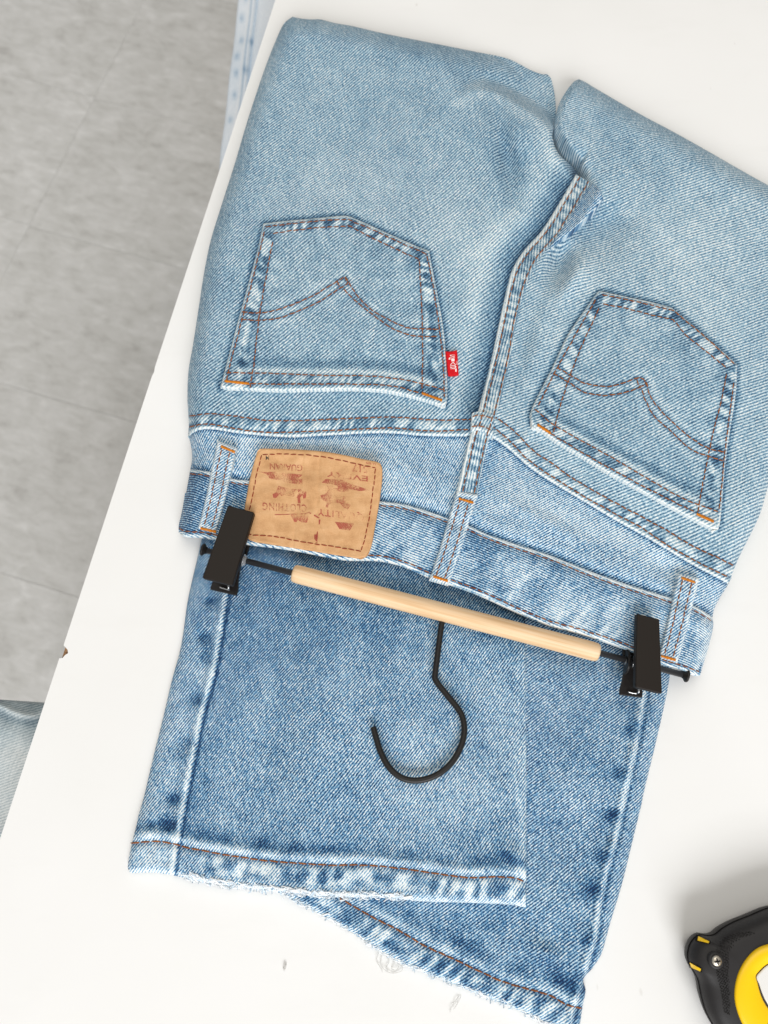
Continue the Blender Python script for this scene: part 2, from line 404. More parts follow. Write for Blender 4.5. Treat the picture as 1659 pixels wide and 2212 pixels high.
B_right = smooth_poly([(1249, 2240), (1258, 2177), (1265, 2138), (1260, 2115), (1280, 2091), (1299, 2060), (1318, 1994), (1342, 1915), (1369, 1806), (1385, 1740), (1391, 1711), (1421, 1586), (1441, 1496), (1447, 1461), (1468, 1380), (1490, 1260), (1510, 1120), (1530, 900)])
B_hem = smooth_poly([(585, 1921), (646, 1951), (704, 1982), (763, 2016), (815, 2052), (873, 2083), (932, 2107), (990, 2130), (1049, 2154), (1108, 2177), (1147, 2196), (1200, 2219), (1249, 2240)])
B_top = A([(690, 900), (1530, 900)])
B_stitch = smooth_poly([(690, 1915), (732, 1939), (763, 1958), (814, 1986), (864, 2011), (912, 2040), (990, 2076), (1088, 2121), (1147, 2138), (1186, 2150), (1225, 2170), (1256, 2178)])
B_seam = smooth_poly([(1230, 2235), (1244, 2180), (1262, 2120), (1280, 2060), (1291, 2021), (1299, 1962), (1315, 1884), (1338, 1798), (1352, 1728), (1362, 1686), (1381, 1596), (1394, 1516), (1404, 1440), (1420, 1330), (1440, 1180), (1460, 900)])

# seat
S_left = smooth_poly([(406, 944), (408, 925), (407, 898), (405, 862), (407, 803), (417, 744), (429, 666), (441, 588), (455, 520), (476, 451), (505, 360), (538, 250), (575, 140), (605, 66), (616, 48), (632, 36)])
S_top = smooth_poly([(632, 36), (650, 40), (672, 42), (692, 42), (725, 50), (760, 56), (829, 72), (930, 92), (1030, 112), (1100, 127), (1150, 152), (1172, 160), (1184, 160)])
S_right = smooth_poly([(1026, 915), (1040, 884), (1054, 829), (1068, 774), (1081, 712), (1095, 649), (1110, 587), (1134, 545), (1174, 500), (1209, 445), (1248, 377), (1228, 352), (1210, 336), (1197, 312), (1196, 290), (1202, 262), (1203, 226), (1198, 190), (1192, 168), (1184, 160)])
S_bot = smooth_poly([(406, 944), (423, 930), (451, 926), (514, 935), (620, 944), (705, 940), (832, 935), (917, 941), (1001, 942), (1026, 940)])
S_right[0] = (1026, 940); S_right[:, 0] -= np.where(S_right[:, 1] < 300, 2.5, 0)
Q_left = smooth_poly([(1024, 930), (1040, 898), (1056, 845), (1068, 790), (1080, 730), (1094, 665), (1112, 604), (1136, 560), (1176, 514), (1214, 460), (1254, 392), (1246, 376), (1228, 350), (1208, 320), (1200, 290), (1200, 262), (1207, 226), (1224, 196), (1240, 176), (1250, 171)])
Q_top = smooth_poly([(1250, 171), (1264, 177), (1280, 187), (1380, 245), (1455, 285), (1530, 327), (1605, 370), (1659, 400), (1720, 432), (1790, 470)])
Q_right = smooth_poly([(1574, 1262), (1587, 1226), (1601, 1194), (1619, 1159), (1642, 1109), (1659, 1051), (1690, 950), (1722, 820), (1752, 680), (1776, 560), (1790, 470)])
Q_bot = smooth_poly([(1024, 930), (1045, 936), (1070, 949), (1106, 976), (1141, 1007), (1186, 1038), (1253, 1078), (1320, 1118), (1409, 1168), (1498, 1221), (1552, 1249), (1574, 1262)])
CS = smooth_poly([(987, 1060), (998, 1011), (1013, 950), (1025, 915), (1034, 884), (1048, 829), (1062, 774), (1075, 712), (1089, 649), (1105, 587), (1129, 545), (1169, 500), (1204, 445), (1244, 377)])
CS2 = smooth_poly([(1031, 1066), (1044, 1000), (1058, 940), (1073, 892), (1087, 845), (1101, 782), (1112, 716), (1126, 649), (1146, 592), (1168, 552), (1206, 508), (1240, 455), (1276, 394)])
# yoke and waistband
Y_bot_l = smooth_poly([(411, 1014), (451, 1019), (506, 1035), (536, 1038), (620, 1050), (720, 1066), (817, 1082), (874, 1090), (938, 1109), (963, 1118), (1000, 1132)])
Y_bot_r = smooth_poly([(1000, 1132), (1014, 1136), (1052, 1154), (1119, 1177), (1186, 1199), (1275, 1234), (1365, 1266), (1454, 1293), (1503, 1311), (1539, 1333)])
W_top = np.concatenate([Y_bot_l, Y_bot_r[1:]])
W_bot = smooth_poly([(386, 1150), (396, 1157), (434, 1160), (480, 1168), (531, 1175), (620, 1186), (705, 1202), (747, 1209), (823, 1211), (874, 1224), (925, 1246), (971, 1262), (1022, 1280), (1052, 1293), (1119, 1324), (1186, 1351), (1253, 1369), (1320, 1391), (1356, 1404), (1432, 1436), (1467, 1445), (1500, 1458), (1512, 1460)])
W_left = smooth_poly([(386, 1150), (386, 1136), (393, 1105), (400, 1075), (411, 1014)])
W_right = smooth_poly([(1512, 1460), (1518, 1440), (1530, 1400), (1541, 1351), (1539, 1333)])
Y_left = smooth_poly([(411, 1014), (415, 990), (413, 965), (408, 942), (407, 925)])
Y_right = smooth_poly([(1539, 1333), (1543, 1315), (1557, 1288), (1572, 1264), (1580, 1248)])

SIL_seat = np.concatenate([W_left, Y_left[1:], S_left[4:]])
SIL_stop = S_top
SIL_qtop = Q_top
SIL_qright = np.concatenate([W_right, Y_right[1:], Q_right[4:]])
HUMP = smooth_poly([(985, 212), (1036, 192), (1072, 199), (1109, 218), (1146, 240), (1177, 264), (1192, 290), (1191, 308), (1200, 328), (1222, 355), (1250, 392)])
RIDGE = smooth_poly([(1304, 426), (1283, 455), (1233, 501), (1203, 526), (1190, 540)])
WALL = smooth_poly([(1290, 400), (1273, 372), (1252, 338), (1222, 290), (1212, 262), (1222, 225), (1245, 185)])

# ------------------------------------------------------------------ heights above the table top
def H_B(p):
    d = np.minimum(pdist(p, B_right)[0], pdist(p, B_hem)[0] * 1.6)
    h = 0.0018 + 0.0052 * rnd(d, 30)
    d, s, sd = pdist(p, B_seam)
    h = h + 0.0014 * gau(sd + 9, 9) * (1 + 0.5 * vnoise(s / 26, 0 * s, 4)) - 0.0010 * gau(sd - 2, 4)
    d, s, sd = pdist(p, B_stitch)
    h = h - 0.0011 * gau(d, 7) + 0.0009 * vnoise(s / 21, 0 * s + sd / 60, 9) * gau(sd - 24, 26)
    h = h + 0.0012 * fnoise(p, 150, 41) + 0.0030 * blob(p, 1180, 2060, 40, 22, 25) + 0.0014 * blob(p, 1330, 1850, 22, 60, 15)
    return h
def H_A(p):
    onB = sstep(0, 60, pdist(p, B_left)[2])
    onB = np.where(p[..., 0] > 560, sstep(545, 660, p[..., 0] + (p[..., 1] - 1900) * 0.1), 0)
    dl = pdist(p, A_left)[0]; dr = pdist(p, A_right)[0]; dh = pdist(p, A_hem)[0]
    h = 0.0022 + 0.0058 * rnd(dl, 34) * rnd(dh, 18) + 0.0058 * onB
    h = h - 0.0016 * (1 - rnd(dr, 14)) + 0.0006
    d, s, sd = pdist(p, A_seam)          # travelling up the picture: right of travel is right
    h = h + 0.0017 * gau(sd + 10, 10) * (1 + 0.5 * vnoise(s / 30, 0 * s, 14)) - 0.0014 * gau(sd - 1, 3.5)
    for x, y, r in SPOT_A: h = h - 0.0011 * blob(p, x, y, r * 1.1, r * 0.8)
    d, s, sd = pdist(p, A_stitch)
    h = h - 0.0012 * gau(d, 7) + 0.0010 * vnoise(s / 21, 0 * s + sd / 60, 19) * gau(sd - 24, 26) + 0.0010 * gau(sd + 16, 12)
    h = h + 0.0013 * fnoise(p, 170, 51) + 0.0022 * blob(p, 1112, 1845, 34, 18, 45)
    return h
SPOT_A = [(440, 1376, 14), (427, 1509, 22), (400, 1606, 24), (375, 1726, 17), (365, 1781, 18), (325, 1781, 12), (452, 1300, 12)]
SPOT_B = [(1318, 1763, 16), (1303, 1849, 17), (1280, 1925, 26), (1272, 2029, 19), (1366, 1576, 18), (1327, 1757, 12), (1337, 1671, 15), (1385, 1480, 12), (1255, 2110, 14)]

def H_S(p):
    dl = pdist(p, SIL_seat)[0]; dt = pdist(p, SIL_stop)[0]; dq = pdist(p, SIL_qtop)[0]; dr = pdist(p, SIL_qright)[0]
    h = 0.0065 + 0.0185 * rnd(dl, 40) * rnd(dr, 38) * rnd(dt, 40) * rnd(dq, 42)
    dw = pdist(p, W_bot)[0]
    h = h - 0.0035 * (1 - sstep(10, 170, dw))
    x, y = p[..., 0], p[..., 1]
    h = h + 0.0060 * blob(p, 720, 640, 230, 250) + 0.0050 * blob(p, 1380, 820, 200, 240, -20)
    # valley left of the seat seam
    d, s, sd = pdist(p, CS)
    w = sstep(140, 260, s)
    h = h - 0.0085 * w * gau(sd + 10, 34) * (sd < 0) - 0.0085 * w * gau(10, 34) * (sd >= 0) * gau(sd, 30)
    rt = sstep(0, 20, pdist(p, CS2)[2]) * (y > 380)
    h = h - rt * (0.0075 * blob(p, 1300, 492, 74, 54, -38) + 0.0140 * blob(p, 1206, 572, 22, 46, 20) - 0.0050 * blob(p, 1243, 592, 22, 52, 28))
    h = h - 0.0020 * blob(p, 1130, 760, 20, 80, 14) + 0.002 * blob(p, 1165, 720, 22, 90, 14)
    # yoke and waistband folds
    d, s, sd = pdist(p, W_top)
    h = h - 0.0018 * gau(d - 4, 12)
    h = h + 0.0022 * blob(p, 1185, 1130, 90, 16, 28) - 0.0026 * blob(p, 1440, 1230, 50, 18, 40) - 0.003 * blob(p, 432, 990, 18, 26) + 0.0014 * blob(p, 890, 1020, 60, 18, 20)
    h = h - 0.003 * blob(p, 1533, 1290, 22, 30, 20) - 0.0016 * blob(p, 1060, 1000, 20, 50, -20)
    for k, (ln, lo) in enumerate(((YS_l1, 2), (YS_l2, 2), (YS_r1, 2), (YS_r2, 2))):
        d, s, sd = pdist(p, ln)
        h = h - 0.0006 * gau(d, 5) + 0.0005 * vnoise(s / 17, 0 * s, 60 + k) * gau(d, 16)
    h = h + 0.0011 * fnoise(p, 190, 71) + 0.0004 * fnoise(p, 60, 75)
    return np.maximum(h, 0.0045 + 0.0015 * rnd(np.minimum(dt, dq), 20))
def H_SL(p):
    y = p[..., 1]
    d, s, sd = pdist(p, HUMP); L = arclen(HUMP)[-1]
    L = 255.0; a = sstep(-0.05 * L, 0.6 * L, s); dt = pdist(p, SIL_stop)[0]
    h = H_S(p) - 0.0190 * a * sstep(6, -24, sd) * gau(np.maximum(0, -sd - 45), 90)
    h = h + 0.0050 * blob(p, 1125, 285, 55, 50, 35) - 0.0055 * blob(p, 1096, 345, 20, 95, -10) + 0.002 * blob(p, 1060, 330, 18, 90, -10)
    return np.maximum(h, 0.0045 + 0.0015 * rnd(dt, 20))
def H_SR(p):
    x, y = p[..., 0], p[..., 1]
    d, s, sd = pdist(p, WALL)
    h = H_S(p) - 0.0150 * sstep(4, -40, sd) * sstep(1300, 1240, x) * sstep(450, 400, y)
    return np.maximum(h, 0.004)
YS_l1 = smooth_poly([(409, 899), (451, 894), (514, 900), (578, 908), (663, 908), (747, 904), (853, 901), (938, 907), (1024, 906)])
YS_l2 = smooth_poly([(409, 922), (447, 916), (514, 927), (578, 934), (684, 931), (790, 926), (853, 925), (925, 931), (1016, 928)])
YS_r1 = smooth_poly([(1030, 891), (1061, 898), (1088, 913), (1119, 940), (1155, 976), (1195, 1003), (1231, 1029), (1298, 1069), (1365, 1105), (1432, 1141), (1499, 1181), (1543, 1201), (1584, 1221)])
YS_r2 = smooth_poly([(1026, 912), (1061, 921), (1097, 949), (1141, 993), (1195, 1031), (1253, 1067), (1320, 1105), (1387, 1141), (1454, 1185), (1521, 1221), (1579, 1249)])

# ------------------------------------------------------------------ cloth sheets
def fine(L, step, near=(0, 1.0, 2.0, 3.2, 4.8, 7.0)):
    near = [n for n in near if n < L / 3]
    k = max(2, int((L - 2 * near[-1]) / step))
    mid = np.linspace(near[-1], L - near[-1], k + 1)[1:-1]
    return np.concatenate([near, mid, L - A(near)[::-1]]) / L
def tfi(bot, right, top, left, step):
    """grid between four border curves; bot and top run left to right, left and right run bottom to top"""
    bot, right, top, left = map(A, (bot, right, top, left))
    Lu = max(arclen(bot)[-1], arclen(top)[-1]); Lv = max(arclen(left)[-1], arclen(right)[-1])
    u = fine(Lu, step); v = fine(Lv, step)
    Bp, Tp, Lp, Rp = resample(bot, u), resample(top, u), resample(left, v), resample(right, v)
    U = u[None, :, None]; Vv = v[:, None, None]
    c00, c10, c01, c11 = Bp[0], Bp[-1], Tp[0], Tp[-1]
    return (1 - Vv) * Bp[None] + Vv * Tp[None] + (1 - U) * Lp[:, None] + U * Rp[:, None] - ((1 - U) * (1 - Vv) * c00 + U * (1 - Vv) * c10 + (1 - U) * Vv * c01 + U * Vv * c11)
SILS = []
def sheet(name, sides, Hf, lift, thick, mat, parent, phi, wear_shade, lip=5.0, lipsides='brtl', step=3.2, drop=0.0012, floor_to=None, edgewhite=0.0, ew_w=4.0, sil=False):
    P = tfi(*sides, step)
    nv, nu = P.shape[:2]
    d = np.full((nv, nu), 1e9)
    bor = dict(b=P[0], r=P[:, -1], t=P[-1], l=P[:, 0])
    for k_ in lipsides: d = np.minimum(d, pdist(P, bor[k_])[0])
    H = Hf(P)
    top = H + (lift(P) if callable(lift) else lift) + thick * rnd(d, lip)
    if callable(wear_shade): w = wear_shade(P)
    else: w = np.full((nv, nu), float(wear_shade))
    if edgewhite: w = w + edgewhite * (1 - sstep(ew_w * 0.6, ew_w * 1.5, d + 1.2 * vnoise(P[..., 0] / 5, P[..., 1] / 5, 3)))
    V = at(P, top)
    idx = np.arange(nv * nu).reshape(nv, nu)
    Fc = [np.stack([idx[:-1, :-1], idx[:-1, 1:], idx[1:, 1:], idx[1:, :-1]], -1).reshape(-1, 4)]
    ring = np.concatenate([idx[0, :], idx[1:, -1], idx[-1, -2::-1], idx[-2:0:-1, 0]])
    Vr = V.reshape(-1, 3)[ring].copy()
    Hr = H.reshape(-1)[ring]
    Vr[:, 2] = (T + floor_to) if floor_to is not None else (T + Hr - drop)
    if sil:
        pr_ = P.reshape(-1, 2)[ring]; ds = np.min([pdist(pr_, q_)[0] for q_ in SILS], axis=0)
        Vr[:, 2] = np.where(ds < 5, T + 0.0008, Vr[:, 2])
    Vall = np.concatenate([V.reshape(-1, 3), Vr])
    n = len(ring); b = nv * nu + np.arange(n); rr = ring
    Fc.append(np.stack([rr, b, np.roll(b, -1), np.roll(rr, -1)], -1))
    Fc = np.concatenate(Fc)
    wa = np.concatenate([w.reshape(-1), w.reshape(-1)[ring]])
    ph = phi(P) if callable(phi) else np.full((nv, nu), float(phi))
    ph = np.radians(np.concatenate([ph.reshape(-1), ph.reshape(-1)[ring]]))
    # cloth coordinates: u along the twill rib
    c, s = np.cos(ph), np.sin(ph)
    uv = np.stack([Vall[:, 0] * c + Vall[:, 1] * s, -Vall[:, 0] * s + Vall[:, 1] * c], -1)
    warp = 0.0035 * np.stack([vnoise(Vall[:, 0] * 14, Vall[:, 1] * 14, 5), vnoise(Vall[:, 0] * 14, Vall[:, 1] * 14, 6)], -1)
    o = mesh_obj(name, Vall, Fc, mat, parent, True, uv + warp, np.clip(wa, 0, 1))
    return o

def stitches(parent, line, Hf, length=13.5, gap=2.2, r=0.00045, mat=None, name='stitching', start=0.0, end=None, jit=0.6, sink=0.4):
    P = A(line); s = arclen(P); end = end or s[-1]
    k = 6; prof = [(0.0, 0.35), (0.14, 0.85), (0.5, 1.0), (0.86, 0.85), (1.0, 0.35)]
    q = start; segs = []
    while q + length * 0.5 < end:
        segs.append((q, min(q + length * rng.uniform(0.88, 1.08), end))); q = segs[-1][1] + gap
    if not segs: return None
    tt = np.array([[a + (b - a) * t for t, _ in prof] for a, b in segs])
    pts = np.stack([np.interp(tt, s, P[:, 0]), np.interp(tt, s, P[:, 1])], -1)
    off = np.array([rng.uniform(-jit, jit) for _ in segs])[:, None]
    slope = np.array([rng.uniform(-jit, jit) for _ in segs])[:, None] * (np.array([t for t, _ in prof]) - 0.5)[None] * 2
    tg = pts[:, -1] - pts[:, 0]; tg /= np.linalg.norm(tg, axis=1)[:, None] + 1e-9
    nn = np.stack([-tg[:, 1], tg[:, 0]], -1)
    pts = pts + nn[:, None] * (off + slope)[..., None]
    H = Hf(pts)
    rad = np.array([w for _, w in prof])[None] * r
    C = at(pts, H + sink * r + (rad - r) * 0.8)
    tw = C[:, -1] - C[:, 0]; tw /= np.linalg.norm(tw, axis=1)[:, None] + 1e-12
    side = np.cross(tw, [0, 0, 1.0]); side /= np.linalg.norm(side, axis=1)[:, None] + 1e-12
    up = np.cross(side, tw)
    an = np.arange(k) * 2 * math.pi / k
    V = C[:, :, None] + rad[0][None, :, None, None] * (side[:, None, None] * np.cos(an)[None, None, :, None] + up[:, None, None] * np.sin(an)[None, None, :, None])
    m = len(prof); base = np.arange(len(segs)) * m * k
    f = []
    for i in range(m - 1):
        for j in range(k): f.append((i * k + j, i * k + (j + 1) % k, (i + 1) * k + (j + 1) % k, (i + 1) * k + j))
    f += [(0, 5, 4, 3), (0, 3, 2, 1), ((m-1)*k, (m-1)*k+1, (m-1)*k+2, (m-1)*k+3), ((m-1)*k, (m-1)*k+3, (m-1)*k+4, (m-1)*k+5)]
    Fc = (base[:, None, None] + np.array(f)[None]).reshape(-1, 4)
    o = mesh_obj(name, V.reshape(-1, 3), Fc, mat or M_thread, parent, True)
    o['kind'] = 'stuff'
    return o
def tack(parent, a, b, Hf, wd=5.5, sp=1.5):
    """bar tack: a dense row of short stitches across the line a-b"""
    a, b = A(a), A(b); L = np.linalg.norm(b - a); n = int(L / sp); t = (b - a) / L; nn = A([-t[1], t[0]])
    pts = []
    for i in range(n):
        c = a + t * (i + 0.5) * sp; j = rng.uniform(-0.8, 0.8)
        pts.append((c - nn * (wd * 0.5 + j) - t * 0.6, c + nn * (wd * 0.5 + j) + t * 0.6))
    g = MB()
    for p, q in pts:
        m = (p + q) / 2; tri = np.stack([p, p * 0.7 + q * 0.3, m, p * 0.3 + q * 0.7, q])
        C = at(tri, Hf(tri) + A([-0.0001, 0.0006, 0.0008, 0.0006, -0.0001]))
        g.tube(C, [0.00018, 0.00027, 0.00027, 0.00027, 0.00018], 5)
    o = g.build('bar_tack', M_tack, parent); o['kind'] = 'stuff'
    return o

# ------------------------------------------------------------------ the jeans
jeans = thing('jeans', 'faded blue jeans folded back side up on the white table, clipped to the hanger', 'jeans')

# --- lower leg underneath
def wear_shade_B(p):
    w = 0.445 + 0.06 * fnoise(p, 70, 31, 1.7, R(60)) + 0.07 * fnoise(p, 20, 33)
    d, s, sd = pdist(p, B_seam)
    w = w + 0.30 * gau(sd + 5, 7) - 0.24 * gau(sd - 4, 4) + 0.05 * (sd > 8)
    for x, y, r in SPOT_B: w = w - 0.36 * blob(p, x, y, r, r * 0.85, -20)
    d, s, sd = pdist(p, B_stitch)
    w = w + (0.18 + 0.16 * vnoise(s / 34, 0 * s, 63)) * gau(sd + 13, 9) - (0.14 + 0.14 * vnoise(s / 40, 0 * s, 64)) * gau(sd + 38, 15) + np.where(sd > -4, 0.08, 0)
    mid = B_stitch + A([-16, 22])
    w = w + rope(p, mid, 20, 42, 77, 0.36, 0.3)
    w = w - 0.28 * gau(pdist(p, B_stitch)[0], 4.0)  # stitch row halo: groove shade painted over unworn indigo
    w = w + 0.22 * (1 - sstep(3, 11, pdist(p, B_hem)[0] + 3 * vnoise(p[..., 0] / 9, p[..., 1] / 9, 8)))
    w = w - 0.2 * blob(p, 1190, 2085, 40, 14, 25) - 0.15 * blob(p, 1215, 2120, 30, 12, 30) + 0.12 * blob(p, 1060, 2055, 60, 16, 25)
    return w
phi_B = 34
leg_b = sheet('trouser_leg', (B_hem, B_right, B_top, B_left), H_B, 0, 0.0, M_leg, jeans, phi_B, wear_shade_B, step=4, floor_to=0.0006)
leg_b['label'] = 'lower leg underneath with its hem reaching past the bottom edge'
stitches(leg_b, B_stitch, H_B, 20, 2.0, 0.00048)
# --- lower leg on top
def wear_shade_A(p):
    w = 0.475 + 0.06 * fnoise(p, 60, 35, 1.7, R(72)) + 0.07 * fnoise(p, 20, 37, 1.4, R(60))
    d, s, sd = pdist(p, A_seam)
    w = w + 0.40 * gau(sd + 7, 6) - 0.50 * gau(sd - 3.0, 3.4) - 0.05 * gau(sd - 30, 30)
    w = w + np.where(sd < 0, 0.12 * vnoise(s / 28, 0 * s, 22) * gau(sd + 28, 22), 0) + 0.06 * gau(sd + 60, 40) * (sd < 0)
    for x, y, r in SPOT_A: w = w - 0.36 * blob(p, x, y, r, r * 0.8, -15)
    d, s, sd = pdist(p, A_stitch)
    w = w + (0.20 + 0.16 * vnoise(s / 34, 0 * s, 61)) * gau(sd + 13, 9) - (0.16 + 0.14 * vnoise(s / 40, 0 * s, 62)) * gau(sd + 34, 13) + np.where(sd > -4, 0.09, 0)
    mid = A_stitch + A([-2, 26])
    w = w + rope(p, mid, 19, 40, 78, 0.36, 0.2) * sstep(410, 450, p[..., 0])
    w = w - 0.28 * gau(pdist(p, A_stitch)[0], 4.0)  # dark halo on the hem stitching, painted shade and indigo together
    w = w + 0.24 * (1 - sstep(3, 11, pdist(p, A_hem)[0] + 3 * vnoise(p[..., 0] / 9, p[..., 1] / 9, 8)))
    w = w + 0.10 * blob(p, 330, 1840, 40, 40) + 0.14 * gau(pdist(p, A_right)[0], 26) * sstep(1300, 1500, p[..., 1]) 
    w = w - 0.34 * blob(p, 1100, 1850, 30, 10, 40) + 0.3 * blob(p, 1122, 1868, 22, 8, 55) + 0.12 * blob(p, 900, 1700, 120, 60, 30)
    w = w - 0.10 * (1 - sstep(1330, 1480, p[..., 1])) + 0.05 * blob(p, 1000, 1560, 120, 120)  # leg darker towards the waistband
    return w
phi_A = 50
leg_a = sheet('trouser_leg', (A_hem, A_right, A_top, A_left), H_A, 0, 0.0, M_leg, jeans, phi_A, wear_shade_A, step=3.6, floor_to=0.0006)
leg_a['label'] = 'upper lower leg under the hanger with a frayed hem'
stitches(leg_a, A_stitch, H_A, 20, 2.0, 0.00048)

# --- frayed hems
def fray(parent, line, Hf, s0, s1, n, spread, mats, seed, out=4.0):
    r2 = random.Random(seed); s = arclen(line)
    gs = [MB() for _ in mats]
    for i in range(n):
        q = r2.uniform(s0, s1) ; m = r2.randrange(len(mats))
        den = 0.55 + 0.45 * float(vnoise(np.array([q / 60.0]), np.array([seed * 1.7]), seed)[0])
        if r2.random() > den + 0.25: continue
        c = A([np.interp(q, s, line[:, 0]), np.interp(q, s, line[:, 1])])
        c2 = A([np.interp(q + 5, s, line[:, 0]), np.interp(q + 5, s, line[:, 1])]); t = (c2 - c) / (np.linalg.norm(c2 - c) + 1e-9)
        nn = A([t[1], -t[0]])                 # up the cloth
        o = r2.uniform(-out, spread) 
        L = r2.uniform(5, 16) if m else r2.uniform(10, 34)
        a = r2.uniform(-0.5, 0.5); dirv = t * math.cos(a) + nn * math.sin(a)
        if m: dirv = nn * 0.9 + t * r2.uniform(-0.9, 0.9)
        pts = np.stack([c + nn * o + dirv * L * (k - 2) / 4 + nn * r2.uniform(-2.2, 2.2) + t * r2.uniform(-1.5, 1.5) for k in range(5)])
        h = Hf(pts); h = np.maximum(h, 0.002)
        lift = A([0.0001, 0.0007, 0.0012, 0.0007, 0.0001]) * r2.uniform(0.4, 1.5)
        C = at(smooth_poly(pts, 2.0), np.interp(np.linspace(0, 1, len(smooth_poly(pts, 2.0))), np.linspace(0, 1, 5), h + lift))
        gs[m].tube(C, r2.uniform(0.00022, 0.00042), 5, False)
    for g, mt in zip(gs, mats):
        if g.v:
            o = g.build('frayed_thread', mt, parent); o['kind'] = 'stuff'
fray(leg_a, A_hem, H_A, 112, 600, 470, 10, (M_fray, M_frayblue), 5, 1.5)
fray(leg_b, B_hem, H_B, 20, 740, 170, 4, (M_fray, M_frayblue), 9, 1.5)

# --- back panels
def base_S(p):
    w = 0.585 + 0.035 * fnoise(p, 110, 81, 1.6, R(70)) + 0.05 * fnoise(p, 22, 83, 1.4, R(60))
    return w
def wear_shade_left(p):
    w = base_S(p) - 0.02
    w = w - 0.03 * gau(pdist(p, SIL_seat)[0], 70) + 0.06 * blob(p, 800, 420, 170, 110) + 0.08 * blob(p, 1010, 520, 90, 150)
    d, s, sd = pdist(p, CS)
    w = w - 0.20 * gau(sd + 12, 26) * (s > 150) * (sd < 0) - 0.28 * gau(sd + 3, 6) * (s > 150) + 0.10 * gau(sd + 62, 26) * (sd < 0)  # unfaded indigo plus painted shade in the valley left of the seam
    w = w - 0.12 * blob(p, 1095, 330, 34, 95, -8) + 0.10 * gau(pdist(p, HUMP)[2] - 12, 12) - 0.03 * blob(p, 1000, 130, 160, 40, 12)  # darker streak down the hump, paler band just inside its edge
    w = w - 0.05 * blob(p, 880, 110, 200, 30, 12) + rope(p, (YS_l1 + YS_l1) / 2 + A([0, 12]), 12, 24, 101, 0.25, 0.5) + 0.05 * gau(pdist(p, YS_l1 + A([0, 12]))[0], 14)
    w = w - 0.30 * gau(pdist(p, PL_out)[0] - 2, 5.5) - 0.20 * gau(pdist(p, YS_l1)[0], 3.6) - 0.20 * gau(pdist(p, YS_l2)[0], 3.6)  # pocket outline and stitch halos: unworn indigo with shade painted in
    return w
def wear_shade_right(p):
    w = base_S(p) + 0.04
    w = w - 0.05 * gau(pdist(p, SIL_qtop)[0], 50) - 0.08 * blob(p, 1330, 320, 120, 60, 30) + 0.06 * blob(p, 1500, 560, 130, 140)
    w = w - 0.10 * blob(p, 1290, 480, 60, 60) - 0.10 * blob(p, 1215, 470, 40, 40) + 0.08 * blob(p, 1270, 610, 40, 60)  # shade of the fold's ridge painted dark over the basin beside it
    w = w + rope(p, resample((YS_r1), np.linspace(0, 1, 60)) + A([-5, 11]), 12, 23, 103, 0.25, 0.5) + 0.05 * gau(pdist(p, YS_r1 + A([-5, 11]))[0], 14)
    w = w - 0.05 * blob(p, 1130, 740, 30, 120, 14)
    w = w - 0.30 * gau(pdist(p, PR_out)[0] - 2, 5.5) - 0.20 * gau(pdist(p, YS_r1)[0], 3.6) - 0.20 * gau(pdist(p, YS_r2)[0], 3.6)  # painted shade and unfaded cloth round the pocket and along stitch rows
    return w
PL_TL, PL_TR, PL_BR, PL_BL = (569, 483), (927, 542), (963, 876), (476, 837)
PL_left = A([(476, 837), (485, 803), (511, 705), (538, 608), (558, 533), (569, 483)])
PL_top = np.concatenate([smooth_poly([(569, 483), (620, 477), (690, 471), (738, 466), (755, 467)]), smooth_poly([(757, 468), (800, 487), (860, 514), (910, 536), (927, 542)])])
PL_right = smooth_poly([(963, 877), (966, 862), (964, 772), (956, 698), (941, 616), (930, 560), (927, 542)])
PL_bot = smooth_poly([(476, 837), (495, 840), (554, 843), (612, 845), (690, 843), (788, 843), (847, 849), (925, 868), (955, 878), (963, 877)])
PL_out = np.concatenate([PL_left, PL_top[1:], PL_right[::-1][1:]])
PR_left = smooth_poly([(1147, 916), (1146, 892), (1159, 860), (1191, 798), (1226, 724), (1261, 673), (1284, 640), (1294, 628)])
PR_top = np.concatenate([smooth_poly([(1294, 628), (1340, 638), (1400, 651), (1452, 665)]), smooth_poly([(1454, 667), (1490, 697), (1540, 741), (1580, 775), (1593, 788)])])
PR_right = smooth_poly([(1552, 1143), (1556, 1126), (1566, 1009), (1574, 950), (1589, 852), (1593, 788)])
PR_bot = smooth_poly([(1147, 916), (1152, 924), (1167, 931), (1206, 958), (1265, 993), (1323, 1028), (1402, 1071), (1480, 1114), (1530, 1140), (1545, 1146), (1552, 1143)])
PR_out = np.concatenate([PR_left, PR_top[1:], PR_right[::-1][1:]])

SILS += [SIL_seat, SIL_stop, SIL_qtop, SIL_qright, S_right[-30:], Q_left[-30:]]
pl = sheet('back_panel', (S_bot, S_right, S_top, S_left), H_SL, 0.0010, 0.0022, M_seat, jeans,
           44, wear_shade_left, sil=True, lip=5, lipsides='b', step=3.4, drop=0.006, edgewhite=0.34, ew_w=5)
def lift_panel(p): return H_S(p) + 0.0031
stitches(pl, YS_l1, lift_panel); stitches(pl, YS_l2, lift_panel)
pr = sheet('back_panel', (Q_bot, Q_right, Q_top, Q_left), H_SR, 0.0008, 0.0022, M_seat, jeans, 23, wear_shade_right, sil=True, lip=5, lipsides='b', step=3.4, drop=0.006, edgewhite=0.34, ew_w=5)
stitches(pr, YS_r1, lift_panel); stitches(pr, YS_r2, lift_panel)

